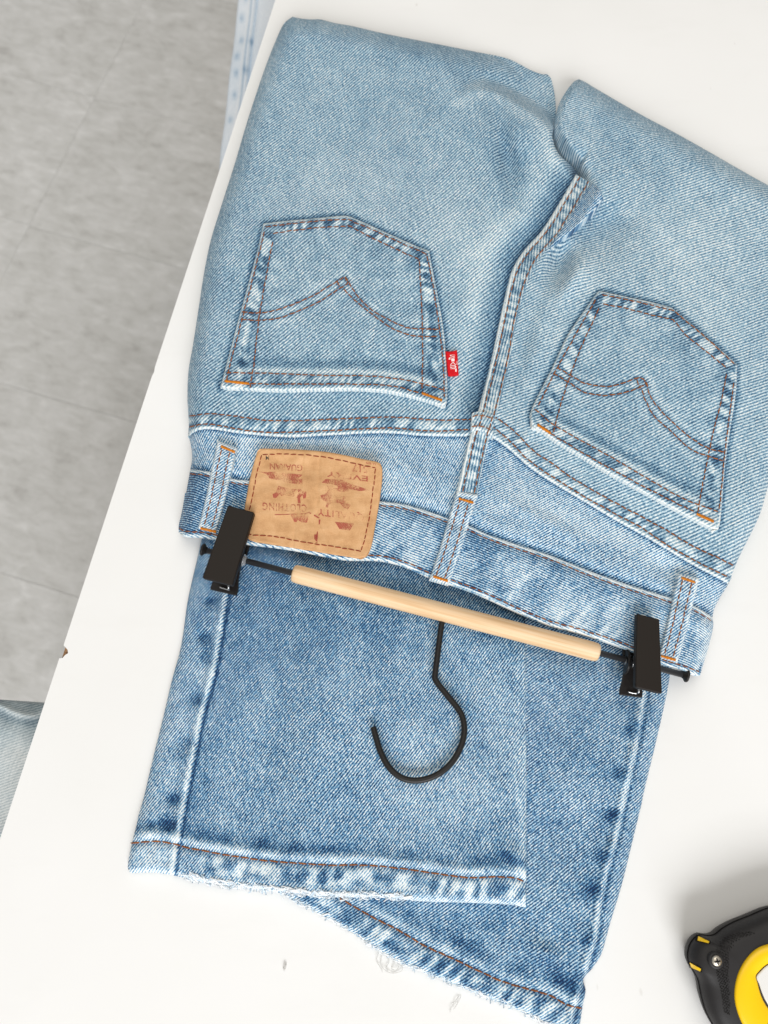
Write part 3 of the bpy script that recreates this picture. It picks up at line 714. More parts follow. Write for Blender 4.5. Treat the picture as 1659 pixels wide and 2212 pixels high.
# --- inner thigh cloth pushed up into a fold beside the seat seam
FO_l = A([(1190, 530), (1206, 508), (1240, 455), (1268, 408)])
FO_r = RIDGE[::-1]
def lift_fold(p): return 0.0038 + 0.0070 * sstep(0, 30, pdist(p, CS2)[0]) * sstep(1195, 1235, p[..., 0])
fold = sheet('inseam_fold', (A([(1190, 530), (1190, 540)]), FO_r, smooth_poly([(1268, 408), (1276, 397), (1290, 402), (1304, 426)]), FO_l), H_S, lift_fold, 0.0018, M_leg, jeans, 40,
    lambda p: 0.54 + 0.05 * fnoise(p, 20, 87) + 0.06 * gau(pdist(p, RIDGE)[0], 8) - 0.1 * gau(pdist(p, FO_l)[0], 6), lip=4, lipsides='rt', step=2.4, drop=-0.001)

# --- yoke, two pieces meeting under the seat seam
def wear_shade_yoke(p):
    w = 0.62 + 0.06 * fnoise(p, 80, 91, 2.0, R(30)) + 0.06 * fnoise(p, 22, 93)
    w = w - 0.12 * gau(pdist(p, CS2)[0], 30) - 0.24 * gau(pdist(p, W_top)[0] - 3, 8) - 0.30 * gau(np.minimum(pdist(p, S_bot)[0], pdist(p, Q_bot)[0]) - 2, 5) + 0.10 * blob(p, 1200, 1110, 90, 20, 25) - 0.10 * blob(p, 430, 985, 25, 30)  # dark lines by panel lips and waistband: painted occlusion plus unworn indigo
    w = w + 0.08 * blob(p, 1360, 1180, 120, 30, 28)
    return w
YT_l = S_bot.copy() + A([0, -14]); YT_l[-1] = (1024, 925); YT_l[0] = (409, 925)
YT_r = Q_bot.copy() + A([4, -14]); YT_r[0] = (1024, 925); YT_r[-1] = (1581, 1247)
mid_l = A([(1000, 1134), (1006, 1060), (1012, 1000), (1018, 950), (1024, 925)])
sheet('yoke', (Y_bot_l + A([0, 4]), mid_l, YT_l, Y_left), H_S, 0, 0.0004, M_leg, jeans, 58, wear_shade_yoke, lip=3, lipsides='', step=3.6, drop=0.004)
sheet('yoke', (Y_bot_r + A([0, 4]), Y_right, YT_r, mid_l), H_S, 0, 0.0004, M_leg, jeans, 26, wear_shade_yoke, lip=3, lipsides='', step=3.6, drop=0.004)

# --- seat seam strip
def wear_shade_seam(p):
    d, s, sd = pdist(p, CS)
    return 0.66 + rope(p, (resample(CS, np.linspace(0, 1, 60)) + resample(CS2, np.linspace(0, 1, 60))) / 2, 15, 22, 105, 0.22, 0.1) + 0.4 * (1 - sstep(5, 9, d)) - 0.22 * gau(d - 12, 2.6) - 0.18 * gau(pdist(p, CS2)[0] - 6, 3)  # both stitch rows get painted groove shade over the indigo
seam = sheet('seat_seam', (A([(987, 1061), (1031, 1066)]), CS2, A([(1244, 377), (1276, 396)]), CS), H_S,
             lambda p: 0.0022 + 0.0012 * sstep(34, 8, pdist(p, CS)[0]), 0.0024, M_seat, jeans, 78, wear_shade_seam, lip=6, lipsides='l', step=2.6, drop=0.003)
def lift_seam(p): return H_S(p) + 0.0046 + 0.0012 * sstep(34, 8, pdist(p, CS)[0])
st1 = resample(CS, np.linspace(0.0, 1, 120)) * 0.72 + resample(CS2, np.linspace(0.0, 1, 120)) * 0.28
st2 = resample(CS, np.linspace(0.0, 1, 120)) * 0.14 + resample(CS2, np.linspace(0.0, 1, 120)) * 0.86
stitches(seam, st1, lift_seam); stitches(seam, st2, lift_seam)

JO_t = smooth_poly([(1019, 893), (1030, 889), (1048, 891), (1066, 897)]); JO_b = smooth_poly([(1016, 933), (1030, 930), (1048, 935), (1066, 946)])
join = sheet('seam_join', (JO_b, A([(1066, 946), (1066, 897)]), JO_t, A([(1016, 933), (1019, 893)])), H_S, 0.0054, 0.0022, M_seat, jeans, 60,
    lambda p: 0.62 + 0.10 * fnoise(p, 12, 161) + 0.25 * (1 - sstep(4, 8, np.minimum(pdist(p, JO_b)[0], pdist(p, A([(1016, 933), (1019, 893)]))[0]))), lip=5, lipsides='bl', step=2.2, drop=0.0)
hf_j = lambda p: H_S(p) + 0.0075
stitches(join, smooth_poly([(1021, 901), (1032, 897), (1048, 899), (1066, 904)]), hf_j); stitches(join, smooth_poly([(1019, 922), (1032, 919), (1048, 923), (1066, 931)]), hf_j)
stitches(join, st1[st1[:, 1] > 0][(st1[:, 1] > 890) & (st1[:, 1] < 934)][::-1] + A([0, 0]), hf_j); stitches(join, st2[(st2[:, 1] > 893) & (st2[:, 1] < 940)], hf_j)

# --- waistband
def wear_shade_waist(p):
    w = 0.51 + 0.19 * fnoise(p, 30, 111, 2.2, R(-58)) + 0.06 * fnoise(p, 18, 113)
    dt = pdist(p, W_top)[0]
    w = w + 0.24 * gau(dt - 3, 5) - 0.10 * gau(dt - 20, 12) + rope(p, W_bot + A([2, -24]), 22, 44, 115, 0.14, 0.5)
    w = w - 0.18 * gau(pdist(p, W_top + A([-1, 9]))[0], 3.2) - 0.18 * gau(pdist(p, W_bot + A([1, -10]))[0], 3.2)  # stitch rows darkened with painted groove shade and unworn dye
    w = w + 0.09 * sstep(1050, 1150, p[..., 0]) - 0.18 * blob(p, 412, 1100, 26, 60) + 0.08 * blob(p, 1530, 1380, 30, 60)
    return w
waist = sheet('waistband', (W_bot, W_right, W_top, W_left), H_S, 0.0010, 0.0020, M_leg, jeans, -24, wear_shade_waist, lip=5, lipsides='bt', step=3.2, drop=0.002, edgewhite=0.36, ew_w=4)
def lift_waist(p): return H_S(p) + 0.0029
stitches(waist, W_top + A([-1, 9]), lift_waist, r=0.0004); stitches(waist, W_bot + A([1, -10]), lift_waist, r=0.0004)
# the front of the waistband lies under it, seen at the two open ends
WB2 = W_bot + A([0, -1.5]); WT2 = W_bot + A([14, -86])
front = sheet('front_waistband', (WB2, A([WB2[-1], WT2[-1]]), WT2, A([WB2[0], WT2[0]])), lambda p: np.where(p[..., 0] < 440, 0.004, 0.0150) + 0 * p[..., 0], 0, 0.0010, M_leg, jeans, -20, 0.42, lip=4, lipsides='b', step=5, drop=0.0014, edgewhite=0.3)

# --- belt loops
def loop(tl, tr, br, bl, t1, t2, seed):
    tl, tr, br, bl = map(A, (tl, tr, br, bl))
    L_ = smooth_poly([bl, bl * 0.66 + tl * 0.34 + A([2, 0]), bl * 0.33 + tl * 0.67 + A([1, 0]), tl]); R_ = smooth_poly([br, br * 0.66 + tr * 0.34 + A([2, 0]), br * 0.33 + tr * 0.67 + A([1, 0]), tr])
    lf = lambda p: 0.0036 + 0 * p[..., 0]
    def wr(p):
        return 0.60 + 0.06 * fnoise(p, 20, seed) + 0.22 * (1 - sstep(4, 8, np.minimum(pdist(p, L_)[0], pdist(p, R_)[0]))) + 0.25 * (1 - sstep(6, 14, np.minimum(pdist(p, A([bl, br]))[0], pdist(p, A([tl, tr]))[0])))
    o = sheet('belt_loop', (A([bl, br]), R_, A([tl, tr]), L_), H_S, lf, 0.0028, M_leg, jeans, 36, wr, lip=6, step=2.4, drop=0.0008)
    hf = lambda p: H_S(p) + 0.0063
    for a in (0.27, 0.70):
        stitches(o, L_ * 1.0 if False else resample(L_, np.linspace(0.06, 0.94, 30)) * (1 - a) + resample(R_, np.linspace(0.06, 0.94, 30)) * a, hf)
    for t in (t1, t2): tack(o, t[0], t[1], hf)
    return o
b1 = loop((470, 952), (512, 968), (466, 1154), (428, 1141), ((477, 964), (508, 977)), ((433, 1141), (467, 1149)), 121)
b2 = loop((987, 1059), (1033, 1068), (969, 1264), (927, 1252), ((991, 1077), (1024, 1086)), ((936, 1245), (968, 1255)), 122)
b3 = loop((1465, 1239), (1511, 1249), (1463, 1433), (1422, 1420), ((1472, 1248), (1502, 1258)), ((1428, 1417), (1461, 1426)), 123)
b1['label'] = 'belt loop left of the tan patch'; b2['label'] = 'middle belt loop below the seat seam'; b3['label'] = 'belt loop beside the clip on the right'

# --- back pockets
def inset(poly, d):
    """shift a polyline sideways, to the right of travel"""
    P = A(poly); t = np.gradient(P, axis=0); t /= np.linalg.norm(t, axis=1)[:, None] + 1e-9
    return P + d * np.stack([-t[:, 1], t[:, 0]], -1)
def pocket(sides, phi, outer, inner, hemrows, arcs, tacks, seed):
    bot, right, top, left = sides
    lp = lambda p: 0.0030 + 0.0024 * (1 - sstep(0, 70, pdist(p, bot)[0]))
    band = [ (resample(o_, np.linspace(0, 1, 40)) + resample(i_, np.linspace(0, 1, 40))) / 2 for o_, i_ in zip(outer, inner)]
    hm = (resample(hemrows[0], np.linspace(0, 1, 40)) + resample(hemrows[1], np.linspace(0, 1, 40))) / 2
    def wr(p):
        w = 0.575 + 0.05 * fnoise(p, 45, seed, 1.5, R(60)) + 0.06 * fnoise(p, 18, seed + 2)
        for k, b in enumerate(band):
            w = w + rope(p, b, 12, 26, seed + 10 + k, 0.31, 0.35) - 0.04 * gau(pdist(p, b)[0], 14)
            w = w + 0.10 * vnoise(pdist(p, b)[1] / 16, 0 * p[..., 0], seed + 20 + k) * gau(pdist(p, b)[0] - 26, 16)
        w = w + rope(p, hm, 11, 21, seed + 31, 0.25, 0.6) - 0.16 * gau(pdist(p, hm + A([4, -34]))[0], 11) + 0.22 * gau(pdist(p, hm + A([2, -17]))[0], 7)
        w = w + 0.22 * (1 - sstep(5, 9, pdist(p, bot)[0]))
        for i_ in list(inner) + list(outer) + list(hemrows): w = w - 0.20 * gau(pdist(p, i_)[0], 3.4)  # each stitch row gets a halo of painted shade and indigo
        for a in arcs: w = w - 0.18 * gau(pdist(p, a)[0], 4.5) + 0.05 * gau(pdist(p, a)[0] - 12, 6)  # arc stitching darkened too, painted shade and dye together
        return w
    o = sheet('back_pocket', sides, H_S, lp, 0.0027, M_seat, jeans, phi, wr, lip=4.5, step=3.0, drop=0.0008, edgewhite=0.30, ew_w=3.2)
    hf = lambda p: H_S(p) + lp(p) + 0.0026
    for r_ in list(outer) + list(inner) + list(hemrows): stitches(o, r_, hf, 13, 2.0)
    for r_ in arcs: stitches(o, r_, hf, 14, 1.2, 0.00046)
    for t in tacks: tack(o, t[0], t[1], hf, 6)
    return o
arcL1 = np.concatenate([smooth_poly([(522, 674), (562, 676), (612, 665), (671, 641), (710, 619), (745, 598)]), smooth_poly([(748, 602), (769, 635), (796, 664), (827, 684), (878, 707), (948, 711)])])
arcL2 = np.concatenate([smooth_poly([(521, 690), (562, 692), (612, 684), (683, 655), (712, 638), (737, 620)]), smooth_poly([(741, 622), (762, 644), (788, 666), (847, 709), (894, 725), (950, 727)])])
dia_L = A([(727, 606), (736, 622), (752, 612), (745, 598)])
pk1 = pocket((PL_bot, PL_right, PL_top, PL_left), 42,
    [A([(489, 822), (503, 764), (541, 622), (572, 498)]), np.concatenate([smooth_poly([(573, 490), (640, 482), (700, 476), (752, 474)]), smooth_poly([(756, 476), (810, 499), (870, 527), (922, 549)])]), smooth_poly([(922, 552), (932, 600), (941, 651), (952, 729), (958, 800), (960, 858)])],
    [A([(540, 838), (548, 790), (560, 682), (576, 590), (589, 522)]), np.concatenate([smooth_poly([(589, 497), (640, 490), (700, 484), (752, 481)]) + A([0, 7]), smooth_poly([(756, 484), (808, 512), (860, 536), (905, 556)]) + A([0, 4])]), smooth_poly([(905, 562), (909, 620), (913, 737), (911, 848)])],
    [smooth_poly([(489, 805), (545, 806), (597, 807), (690, 811), (808, 813), (886, 823), (960, 842)]), smooth_poly([(542, 829), (651, 830), (769, 830), (847, 834), (913, 850)])],
    [arcL1, arcL2, dia_L], [((485, 823), (540, 829)), ((911, 849), (956, 865))], 131)
pk1['label'] = 'back pocket with the red tab'
arcR1 = np.concatenate([smooth_poly([(1202, 794), (1230, 809), (1261, 827), (1308, 835), (1347, 827), (1372, 818), (1386, 816), (1398, 828)]), smooth_poly([(1399, 834), (1402, 852), (1425, 884), (1460, 919), (1495, 948), (1530, 968), (1564, 977)])])
arcR2 = np.concatenate([smooth_poly([(1195, 806), (1230, 827), (1261, 847), (1304, 854), (1343, 849), (1384, 837)]), smooth_poly([(1386, 842), (1394, 864), (1413, 899), (1452, 934), (1491, 970), (1527, 985), (1562, 995)])])
dia_R = A([(1376, 819), (1381, 836), (1397, 832), (1388, 817)])
pk2 = pocket((PR_bot, PR_right, PR_top, PR_left), 25,
    [smooth_poly([(1163, 876), (1198, 806), (1245, 720), (1290, 642)]), np.concatenate([smooth_poly([(1300, 637), (1382, 653), (1453, 671)]), smooth_poly([(1456, 672), (1519, 724), (1588, 788)])]), smooth_poly([(1553, 1100), (1556, 1080), (1569, 950), (1586, 821)])],
    [smooth_poly([(1195, 934), (1214, 864), (1238, 794), (1265, 728), (1296, 662)]), np.concatenate([smooth_poly([(1302, 657), (1347, 665), (1402, 679), (1454, 690)]), smooth_poly([(1456, 692), (1480, 722), (1530, 763), (1569, 795)])]), smooth_poly([(1507, 1106), (1523, 1020), (1538, 946), (1558, 864), (1570, 806)])],
    [smooth_poly([(1155, 884), (1198, 919), (1253, 950), (1323, 989), (1402, 1036), (1480, 1079), (1554, 1106)]), smooth_poly([(1188, 936), (1206, 947), (1284, 993), (1363, 1036), (1441, 1077), (1503, 1107)])],
    [arcR1, arcR2, dia_R], [((1161, 917), (1190, 936)), ((1505, 1110), (1543, 1127))], 141)
pk2['label'] = 'back pocket on the right of the seat seam'

# --- lettering laid on cloth
def bil(q, u, v):
    q = A(q); return (1-u)[:, None]*(1-v)[:, None]*q[0] + u[:, None]*(1-v)[:, None]*q[1] + u[:, None]*v[:, None]*q[2] + (1-u)[:, None]*v[:, None]*q[3]
def text_on(parent, name, body, quad, Hf, up, mat, space=1.0, off=0.010):
    """text filling the quad: corners are the text's bottom-left, bottom-right, top-right, top-left as read"""
    cu = bpy.data.curves.new('lettering', 'FONT'); cu.body = body; cu.space_character = space; cu.resolution_u = 4; cu.offset = off
    o = bpy.data.objects.new('lettering', cu); col.objects.link(o)
    dg = bpy.context.evaluated_depsgraph_get(); me = o.evaluated_get(dg).to_mesh()
    V = np.array([v.co[:] for v in me.vertices]); Fc = [tuple(p.vertices) for p in me.polygons]
    o.evaluated_get(dg).to_mesh_clear(); bpy.data.objects.remove(o); bpy.data.curves.remove(cu)
    lo, hi = V.min(0), V.max(0)
    u = (V[:, 0] - lo[0]) / (hi[0] - lo[0]); v = (V[:, 1] - lo[1]) / (hi[1] - lo[1])
    P = bil(quad, u, v)
    return mesh_obj(name, at(P, Hf(P) + up), Fc, mat, parent, False)
def poly_on(parent, name, polys, Hf, up, mat):
    g = MB()
    for pts in polys:
        P = A(pts); V = at(P, Hf(P) + up); g.add(V, [tuple(range(len(P)))])
    o = mesh_obj(name, g.v, g.f, mat, parent, False)
    import bmesh
    bm = bmesh.new(); bm.from_mesh(o.data); bmesh.ops.triangulate(bm, faces=bm.faces); bm.to_mesh(o.data); bm.free()
    return o

# --- red tab sewn into the pocket edge
tq = [A((968, 811)), A((991, 809)), A((987, 756)), A((962, 759))]
hf_tab = lambda p: H_S(p) + 0.0044 + 0.0012 * sstep(985, 968, p[..., 0])
tab = sheet('brand_tab', (smooth_poly([(968, 811), (975, 812), (991, 810)]), smooth_poly([(991, 810), (990, 795), (989, 775), (987, 756)]), smooth_poly([(962, 759), (975, 759), (987, 756)]), smooth_poly([(968, 811), (966, 795), (964, 775), (962, 759)])), hf_tab, 0, 0.0009, M_tab, jeans, 0, 0.5, lip=3, step=2.5, drop=0.0012)
hf_let = lambda p: hf_tab(p) + 0.00098
def TB(x, y): return (945.1 + x / 20.48, 745.3 + y / 20.48)
for ch, x0, y0, x1, y1 in (('S', 540, 430, 770, 565), ("'", 495, 555, 570, 640), ('I', 612, 592, 752, 722), ('V', 550, 742, 820, 878), ('e', 556, 888, 830, 1035), ('L', 568, 1042, 845, 1180), ('\u00ae', 822, 700, 930, 880)):
    text_on(tab, 'lettering', ch, [TB(x1, y0), TB(x0, y0), TB(x0, y1), TB(x1, y1)], hf_let, 0.0, M_white, off=-0.008)

# --- leather-like patch
PA_bot = smooth_poly([(532, 1160), (540, 1166), (561, 1172), (620, 1182), (705, 1196), (770, 1206), (781, 1207), (790, 1203)])
PA_right = smooth_poly([(790, 1203), (796, 1196), (803, 1177), (810, 1140), (817, 1101), (823, 1060), (826, 1030), (826, 1012)])
PA_top = smooth_poly([(555, 978), (560, 970), (585, 969), (620, 970), (664, 972), (705, 976), (745, 983), (781, 991), (812, 997), (822, 1002), (826, 1012)])
PA_left = smooth_poly([(532, 1160), (524, 1140), (528, 1101), (534, 1065), (538, 1042), (547, 1005), (555, 978)])
def lift_patch(p):
    return 0.0036 + 0.0030 * blob(p, 826, 1000, 55, 40) + 0.0020 * gau(pdist(p, PA_top)[0], 22) + 0.0012 * blob(p, 545, 1100, 40, 80) + 0.0010 * fnoise(p, 60, 151) + 0.0004 * fnoise(p, 18, 153, 2.5, R(8)) \
        - 0.0006 * gau(p[..., 0] - 651 - (p[..., 1] - 1020) * -0.12 + 2 * vnoise(p[..., 1] / 20, 0 * p[..., 0], 3), 3.0) - 0.0007 * gau(p[..., 0] - 690 - (p[..., 1] - 1020) * -0.06 + 3 * vnoise(p[..., 1] / 16, 0 * p[..., 0], 4), 2.6)
def H_P(p):      # smoothed base so the patch bridges the seam
    d = pdist(p, W_top)[0]
    return H_S(p) + 0.0018 * gau(d - 4, 12)
patch = sheet('leather_patch', (PA_bot, PA_right, PA_top, PA_left), H_P, lift_patch, 0.0013, M_patch, jeans, 0, 0.5, lip=4, step=2.8, drop=-0.0008)
hf_p = lambda p: H_P(p) + lift_patch(p) + 0.00135
stitches(patch, smooth_poly([(567, 982), (590, 981), (630, 981), (680, 985), (730, 993), (770, 1002), (811, 1011)]), hf_p, 13, 3, 0.00034, M_redthread)
stitches(patch, smooth_poly([(811, 1012), (808, 1040), (803, 1080), (797, 1120), (789, 1160), (780, 1191)]), hf_p, 11, 2, 0.00034, M_redthread)
stitches(patch, smooth_poly([(780, 1191), (730, 1182), (680, 1175), (640, 1168), (590, 1159), (536, 1155)]), hf_p, 13, 2, 0.00034, M_redthread)
stitches(patch, smooth_poly([(539, 1102), (545, 1075), (551, 1040), (556, 1018), (565, 983)]), hf_p, 12, 2, 0.00034, M_redthread)
def PT(x, y): return (518.4 + x / 5.12, 950.5 + y / 5.12)
def tq4(x0, y0, x1, y1, tilt):
    """box in close-up units holding upside-down text: its reading start is at the right; tilt = drop per unit to the right"""
    f = lambda x, y: PT(x, y + tilt * (x - x0))
    return [f(x1, y0), f(x0, y0), f(x0, y1), f(x1, y1)]
up = 0.00012
text_on(patch, 'print', '517', tq4(1240, 262, 1412, 345, 0.14), hf_p, up, M_print)
text_on(patch, 'print', 'LL 509', tq4(1395, 240, 1500, 262, 0.18), hf_p, up, M_printsolid)
text_on(patch, 'print', 'EVERY', tq4(960, 345, 1415, 405, 0.12), hf_p, up, M_print)
text_on(patch, 'print', 'GUARAN', tq4(330, 255, 690, 325, 0.06), hf_p, up, M_print)
text_on(patch, 'print', 'QUALITY', tq4(860, 745, 1372, 835, 0.115), hf_p, up, M_print, 1.15)
text_on(patch, 'print', 'CLOTHING', tq4(250, 690, 738, 775, 0.05), hf_p, up, M_print, 1.15)
text_on(patch, 'print', 'M', tq4(285, 172, 322, 222, 0.02), hf_p, up, M_inkprint)
q = tq4(1050, 905, 1262, 985, 0.1)
poly_on(patch, 'print', [[q[0], q[1], PT(1100, 985), PT(1215, 1000)]], hf_p, up, M_print)
q = tq4(560, 830, 760, 900, 0.05); poly_on(patch, 'print', [[q[0], q[1], PT(600, 905), PT(740, 915)]], hf_p, up, M_print)
# two pulling horses and banner strips, upside down and mostly rubbed off
def sh(pts): return [PT(*p) for p in pts]
horseL = sh([(360, 600), (400, 575), (425, 505), (470, 520), (540, 535), (600, 545), (670, 540), (690, 565), (735, 570), (730, 640), (700, 650), (690, 610), (665, 640), (670, 700), (640, 700), (635, 640), (560, 620), (500, 610), (460, 620), (440, 600), (400, 640), (370, 640)])
horseR = sh([(890, 610), (940, 600), (990, 540), (1050, 520), (1060, 600), (1100, 610), (1165, 630), (1170, 700), (1225, 720), (1190, 770), (1150, 750), (1110, 700), (1040, 690), (990, 710), (975, 750), (945, 740), (960, 690), (900, 650)])
poly_on(patch, 'print', [horseL, horseR], hf_p, up, M_printsolid if False else M_print)
poly_on(patch, 'print', [sh([(205, 348), (300, 358), (370, 350), (690, 385), (685, 392), (640, 430), (560, 450), (480, 440), (400, 440), (330, 425), (290, 375)]), sh([(905, 470), (950, 430), (1120, 440), (1200, 475), (1330, 520), (1440, 555), (1330, 565), (1200, 540), (1060, 500)])], hf_p, up, M_print)
poly_on(patch, 'print', [sh([(480, 440), (690, 430), (690, 492), (560, 478), (470, 455)]), sh([(960, 505), (1210, 515), (1200, 570), (1100, 570), (980, 550)])], hf_p, up, M_print)
poly_on(patch, 'print', [sh([(380, 822), (720, 812), (770, 795), (880, 858), (870, 868), (760, 808), (720, 822), (390, 830)]), sh([(835, 1140), (850, 1010), (862, 1012), (855, 1140)]), sh([(870, 880), (890, 880), (885, 930), (870, 935)]), sh([(820, 1045), (858, 1045), (855, 1130), (822, 1095)])], hf_p, up, M_printsolid)

# ------------------------------------------------------------------ hanger
hang = thing('clip_hanger', 'wooden bar hanger with two black clips and a black hook, lying on the jeans', 'hanger')
def cyl_uv(o):
    me = o.data; l = me.uv_layers.new(name='UVMap')
    co = np.array([v.co[:] for v in me.vertices]); li = np.zeros(len(me.loops), np.int32); me.loops.foreach_get('vertex_index', li)
    ax = co[-1] - co[0]; ax = (bar1 - bar0) / np.linalg.norm(bar1 - bar0)
    r = co - bar0; al = r @ ax; pr = r - al[:, None] * ax; an = np.abs(np.arctan2(pr[:, 2], pr @ np.cross(ax, [0, 0, 1.0]))) * 0.006
    l.data.foreach_set('uv', np.stack([al, an], -1)[li].astype(np.float32).ravel())
HB = 0.0215
bar0 = at(A([633, 1238]), HB); bar1 = at(A([1293, 1410]), HB)
bx = (bar1 - bar0) / np.linalg.norm(bar1 - bar0); by = np.cross([0, 0, 1.0], bx); BR = 0.0060
g = MB()
tt = [0.0, 0.00002, 0.0012, 0.004] + list(np.linspace(0.01, np.linalg.norm(bar1 - bar0) - 0.01, 14)); Lb = np.linalg.norm(bar1 - bar0); tt += [Lb - 0.004, Lb - 0.0012, Lb - 0.00002, Lb]
rr = [0.0018, BR - 0.0011, BR - 0.0003, BR] + [BR] * 14 + [BR, BR - 0.0003, BR - 0.0011, 0.0018]
g.tube(np.stack([bar0 + bx * t for t in tt]), rr, 36)
wb = g.build('wooden_bar', M_wood, hang); cyl_uv(wb)
rod0 = at(A([440, 1187]), HB); rod1 = at(A([1482, 1460]), HB)
# keep the rod on the bar's own axis
rod0 = bar0 + bx * ((rod0 - bar0) @ bx); rod1 = bar0 + bx * ((rod1 - bar0) @ bx)
g = MB(); g.tube(np.stack([rod0, rod1]), 0.0020, 16); g.build('rod', M_rod, hang)
for e_, s_ in ((rod0, -1), (rod1, 1)):
    g = MB(); g.tube(np.stack([e_ - bx * s_ * 0.0025, e_ - bx * s_ * 0.0012, e_ - bx * s_ * 0.0006, e_, e_ + bx * s_ * 0.0010, e_ + bx * s_ * 0.0013]), [0.0021, 0.0026, 0.0036, 0.0042, 0.0040, 0.0012], 24); g.build('end_cap', M_hook, hang)
hk = smooth_poly([(957, 1336), (954, 1348), (947, 1400), (940, 1455)], 3); hk2 = smooth_poly([(940, 1455), (939, 1464), (946, 1477), (958, 1492), (970, 1507), (987, 1528), (999, 1549), (1003, 1580), (995, 1614), (975, 1648), (943, 1674), (902, 1686), (868, 1680), (841, 1658), (822, 1624), (812, 1592), (806, 1570)], 3)
hp = np.concatenate([hk, hk2[1:]]); sh_ = arclen(hp); hh = np.interp(sh_, [0, 20, 130, 250, sh_[-1]], [0.0205, 0.0198, 0.0180, 0.0176, 0.0182])
g = MB(); hpw = at(hp, hh); g.tube(hpw, [0.0019] * len(hp), 16); g.build('hook', M_hook, hang)

def clip(quad_up, side):
    """quad_up: picture corners of the upper plate: waist end left, waist end right, handle end right, handle end left"""
    c = bpy.data.objects.new('clip', None); return c
def plate(g, pts, th):
    V = np.concatenate([pts, pts - A([0, 0, th])]); n = len(pts)
    g.add(V, [tuple(range(n)), tuple(range(2 * n - 1, n - 1, -1))] + [(i, n + i, n + (i + 1) % n, (i + 1) % n) for i in range(n)])
def clip(quad_up, hw, hh_, low_shift, rx):
    jaw_up = at(A(quad_up), A([hw, hw, hh_, hh_]))
    ctr = jaw_up.mean(0)
    g = MB(); plate(g, jaw_up, 0.0058)
    cl = g.build('clip', M_black, hang, bevel=0.0010, seg=3)
    # lower jaw: waisted plate under the cloth edge, with two ears round the rod
    a, b, c, d = jaw_up
    ax = ((d + c) - (a + b)) / 2; L = np.linalg.norm(ax[:2]); ax = A([ax[0], ax[1], 0]) / L; wdv = A([-ax[1], ax[0], 0]) ; 
    if (b - a) @ wdv < 0: wdv = -wdv
    hwid = np.linalg.norm((b - a)[:2]) / 2
    rodc = bar0 + bx * ((ctr - bar0) @ bx)
    o_ = A([rodc[0], rodc[1], 0]) + A(low_shift + (0,)) if False else A([ctr[0], ctr[1], 0]) + wdv * low_shift[0] + ax * low_shift[1]
    prof = [(-0.50, 1.0), (-0.2, 1.0), (-0.06, 0.95), (0.04, 0.80), (0.16, 0.74), (0.30, 0.84), (0.42, 1.0), (0.50, 1.0)]
    z0 = T + 0.0205; z1 = T + 0.0178
    pts = [o_ + ax * L * t + wdv * hwid * w + A([0, 0, z0 + (z1 - z0) * (t + 0.5)]) for t, w in prof] + [o_ + ax * L * t - wdv * hwid * w + A([0, 0, z0 + (z1 - z0) * (t + 0.5)]) for t, w in prof[::-1]]
    g = MB(); plate(g, np.stack(pts), 0.0026)
    lj = g.build('lower_jaw', M_blackskin, cl, bevel=0.0006, seg=2)
    # ears
    tr = (A([rodc[0], rodc[1], 0]) - o_) @ ax
    for s_ in (-1, 1):
        prof2 = []
        for k in range(15):
            an = math.pi * k / 14
            prof2.append((tr + 0.0078 * math.cos(an), rodc[2] - 0.002 + 0.0085 * math.sin(an)))
        prof2 = [(tr + 0.0088, T + 0.0175)] + prof2 + [(tr - 0.0088, T + 0.0175)]
        P0 = np.stack([o_ + ax * t + wdv * s_ * (hwid * 0.80) + A([0, 0, z]) for t, z in prof2]); P1 = P0 - wdv * s_ * 0.0016
        n = len(P0); g = MB(); g.add(np.concatenate([P0, P1]), [tuple(range(n)), tuple(range(2 * n - 1, n - 1, -1))] + [(i, n + i, n + (i + 1) % n, (i + 1) % n) for i in range(n)])
        g.build('ear', M_blackskin, cl, bevel=0.0004, seg=2)
        w_ = rodc + wdv * s_ * (hwid * 0.80 + 0.0006)
        g = MB(); w_ = bar0 + bx * ((w_ - bar0) @ bx); sg = 1 if wdv @ bx * s_ > 0 else -1
        g.tube(np.stack([w_ + bx * sg * x for x in (0, 0.0004, 0.0012, 0.0020, 0.0024)]), [0.0030, 0.0044, 0.0034, 0.0032, 0.0022], 20); g.build('washer', M_washer, cl)
    # torsion spring round the rod with one wire end on the lower jaw
    P = []
    for k in range(97):
        an = 2 * math.pi * k / 16; x = -0.0045 + 0.009 * k / 96
        P.append(rodc + bx * x + by * 0.0032 * math.cos(an) + A([0, 0, 0.0032 * math.sin(an)]))
    g = MB(); g.tube(np.stack(P), 0.00055, 6)
    e0 = o_ + ax * L * 0.44 + wdv * hwid * 0.42; zt = z1 + 0.0009
    wire = np.stack([P[-1], rodc + ax * 0.006 + A([0, 0, 0.001]), A([e0[0], e0[1], zt + 0.004]), A([e0[0], e0[1], zt + 0.0008]), A([*(e0 + ax * 0.0006)[:2], zt]), A([*(e0 - wdv * 0.0015 + ax * 0.0006)[:2], zt]), A([*(e0 - wdv * hwid * 0.75 + ax * 0.0003)[:2], zt])])
    g.tube(smooth_poly(wire, 0.0008), 0.0006, 8); g.build('spring', M_steel, cl)
    return cl
c1 = clip([(492, 1091), (549, 1106), (502, 1265), (436, 1248)], 0.0345, 0.0400, (0.0, 0.003), 0)
c2 = clip([(1376, 1325), (1425, 1337), (1431, 1499), (1373, 1485)], 0.0345, 0.0400, (-0.0035, 0.003), 0)
c1['label'] = 'clip gripping the waistband beside the tan patch'; c2['label'] = 'clip on the right with its spring end showing'

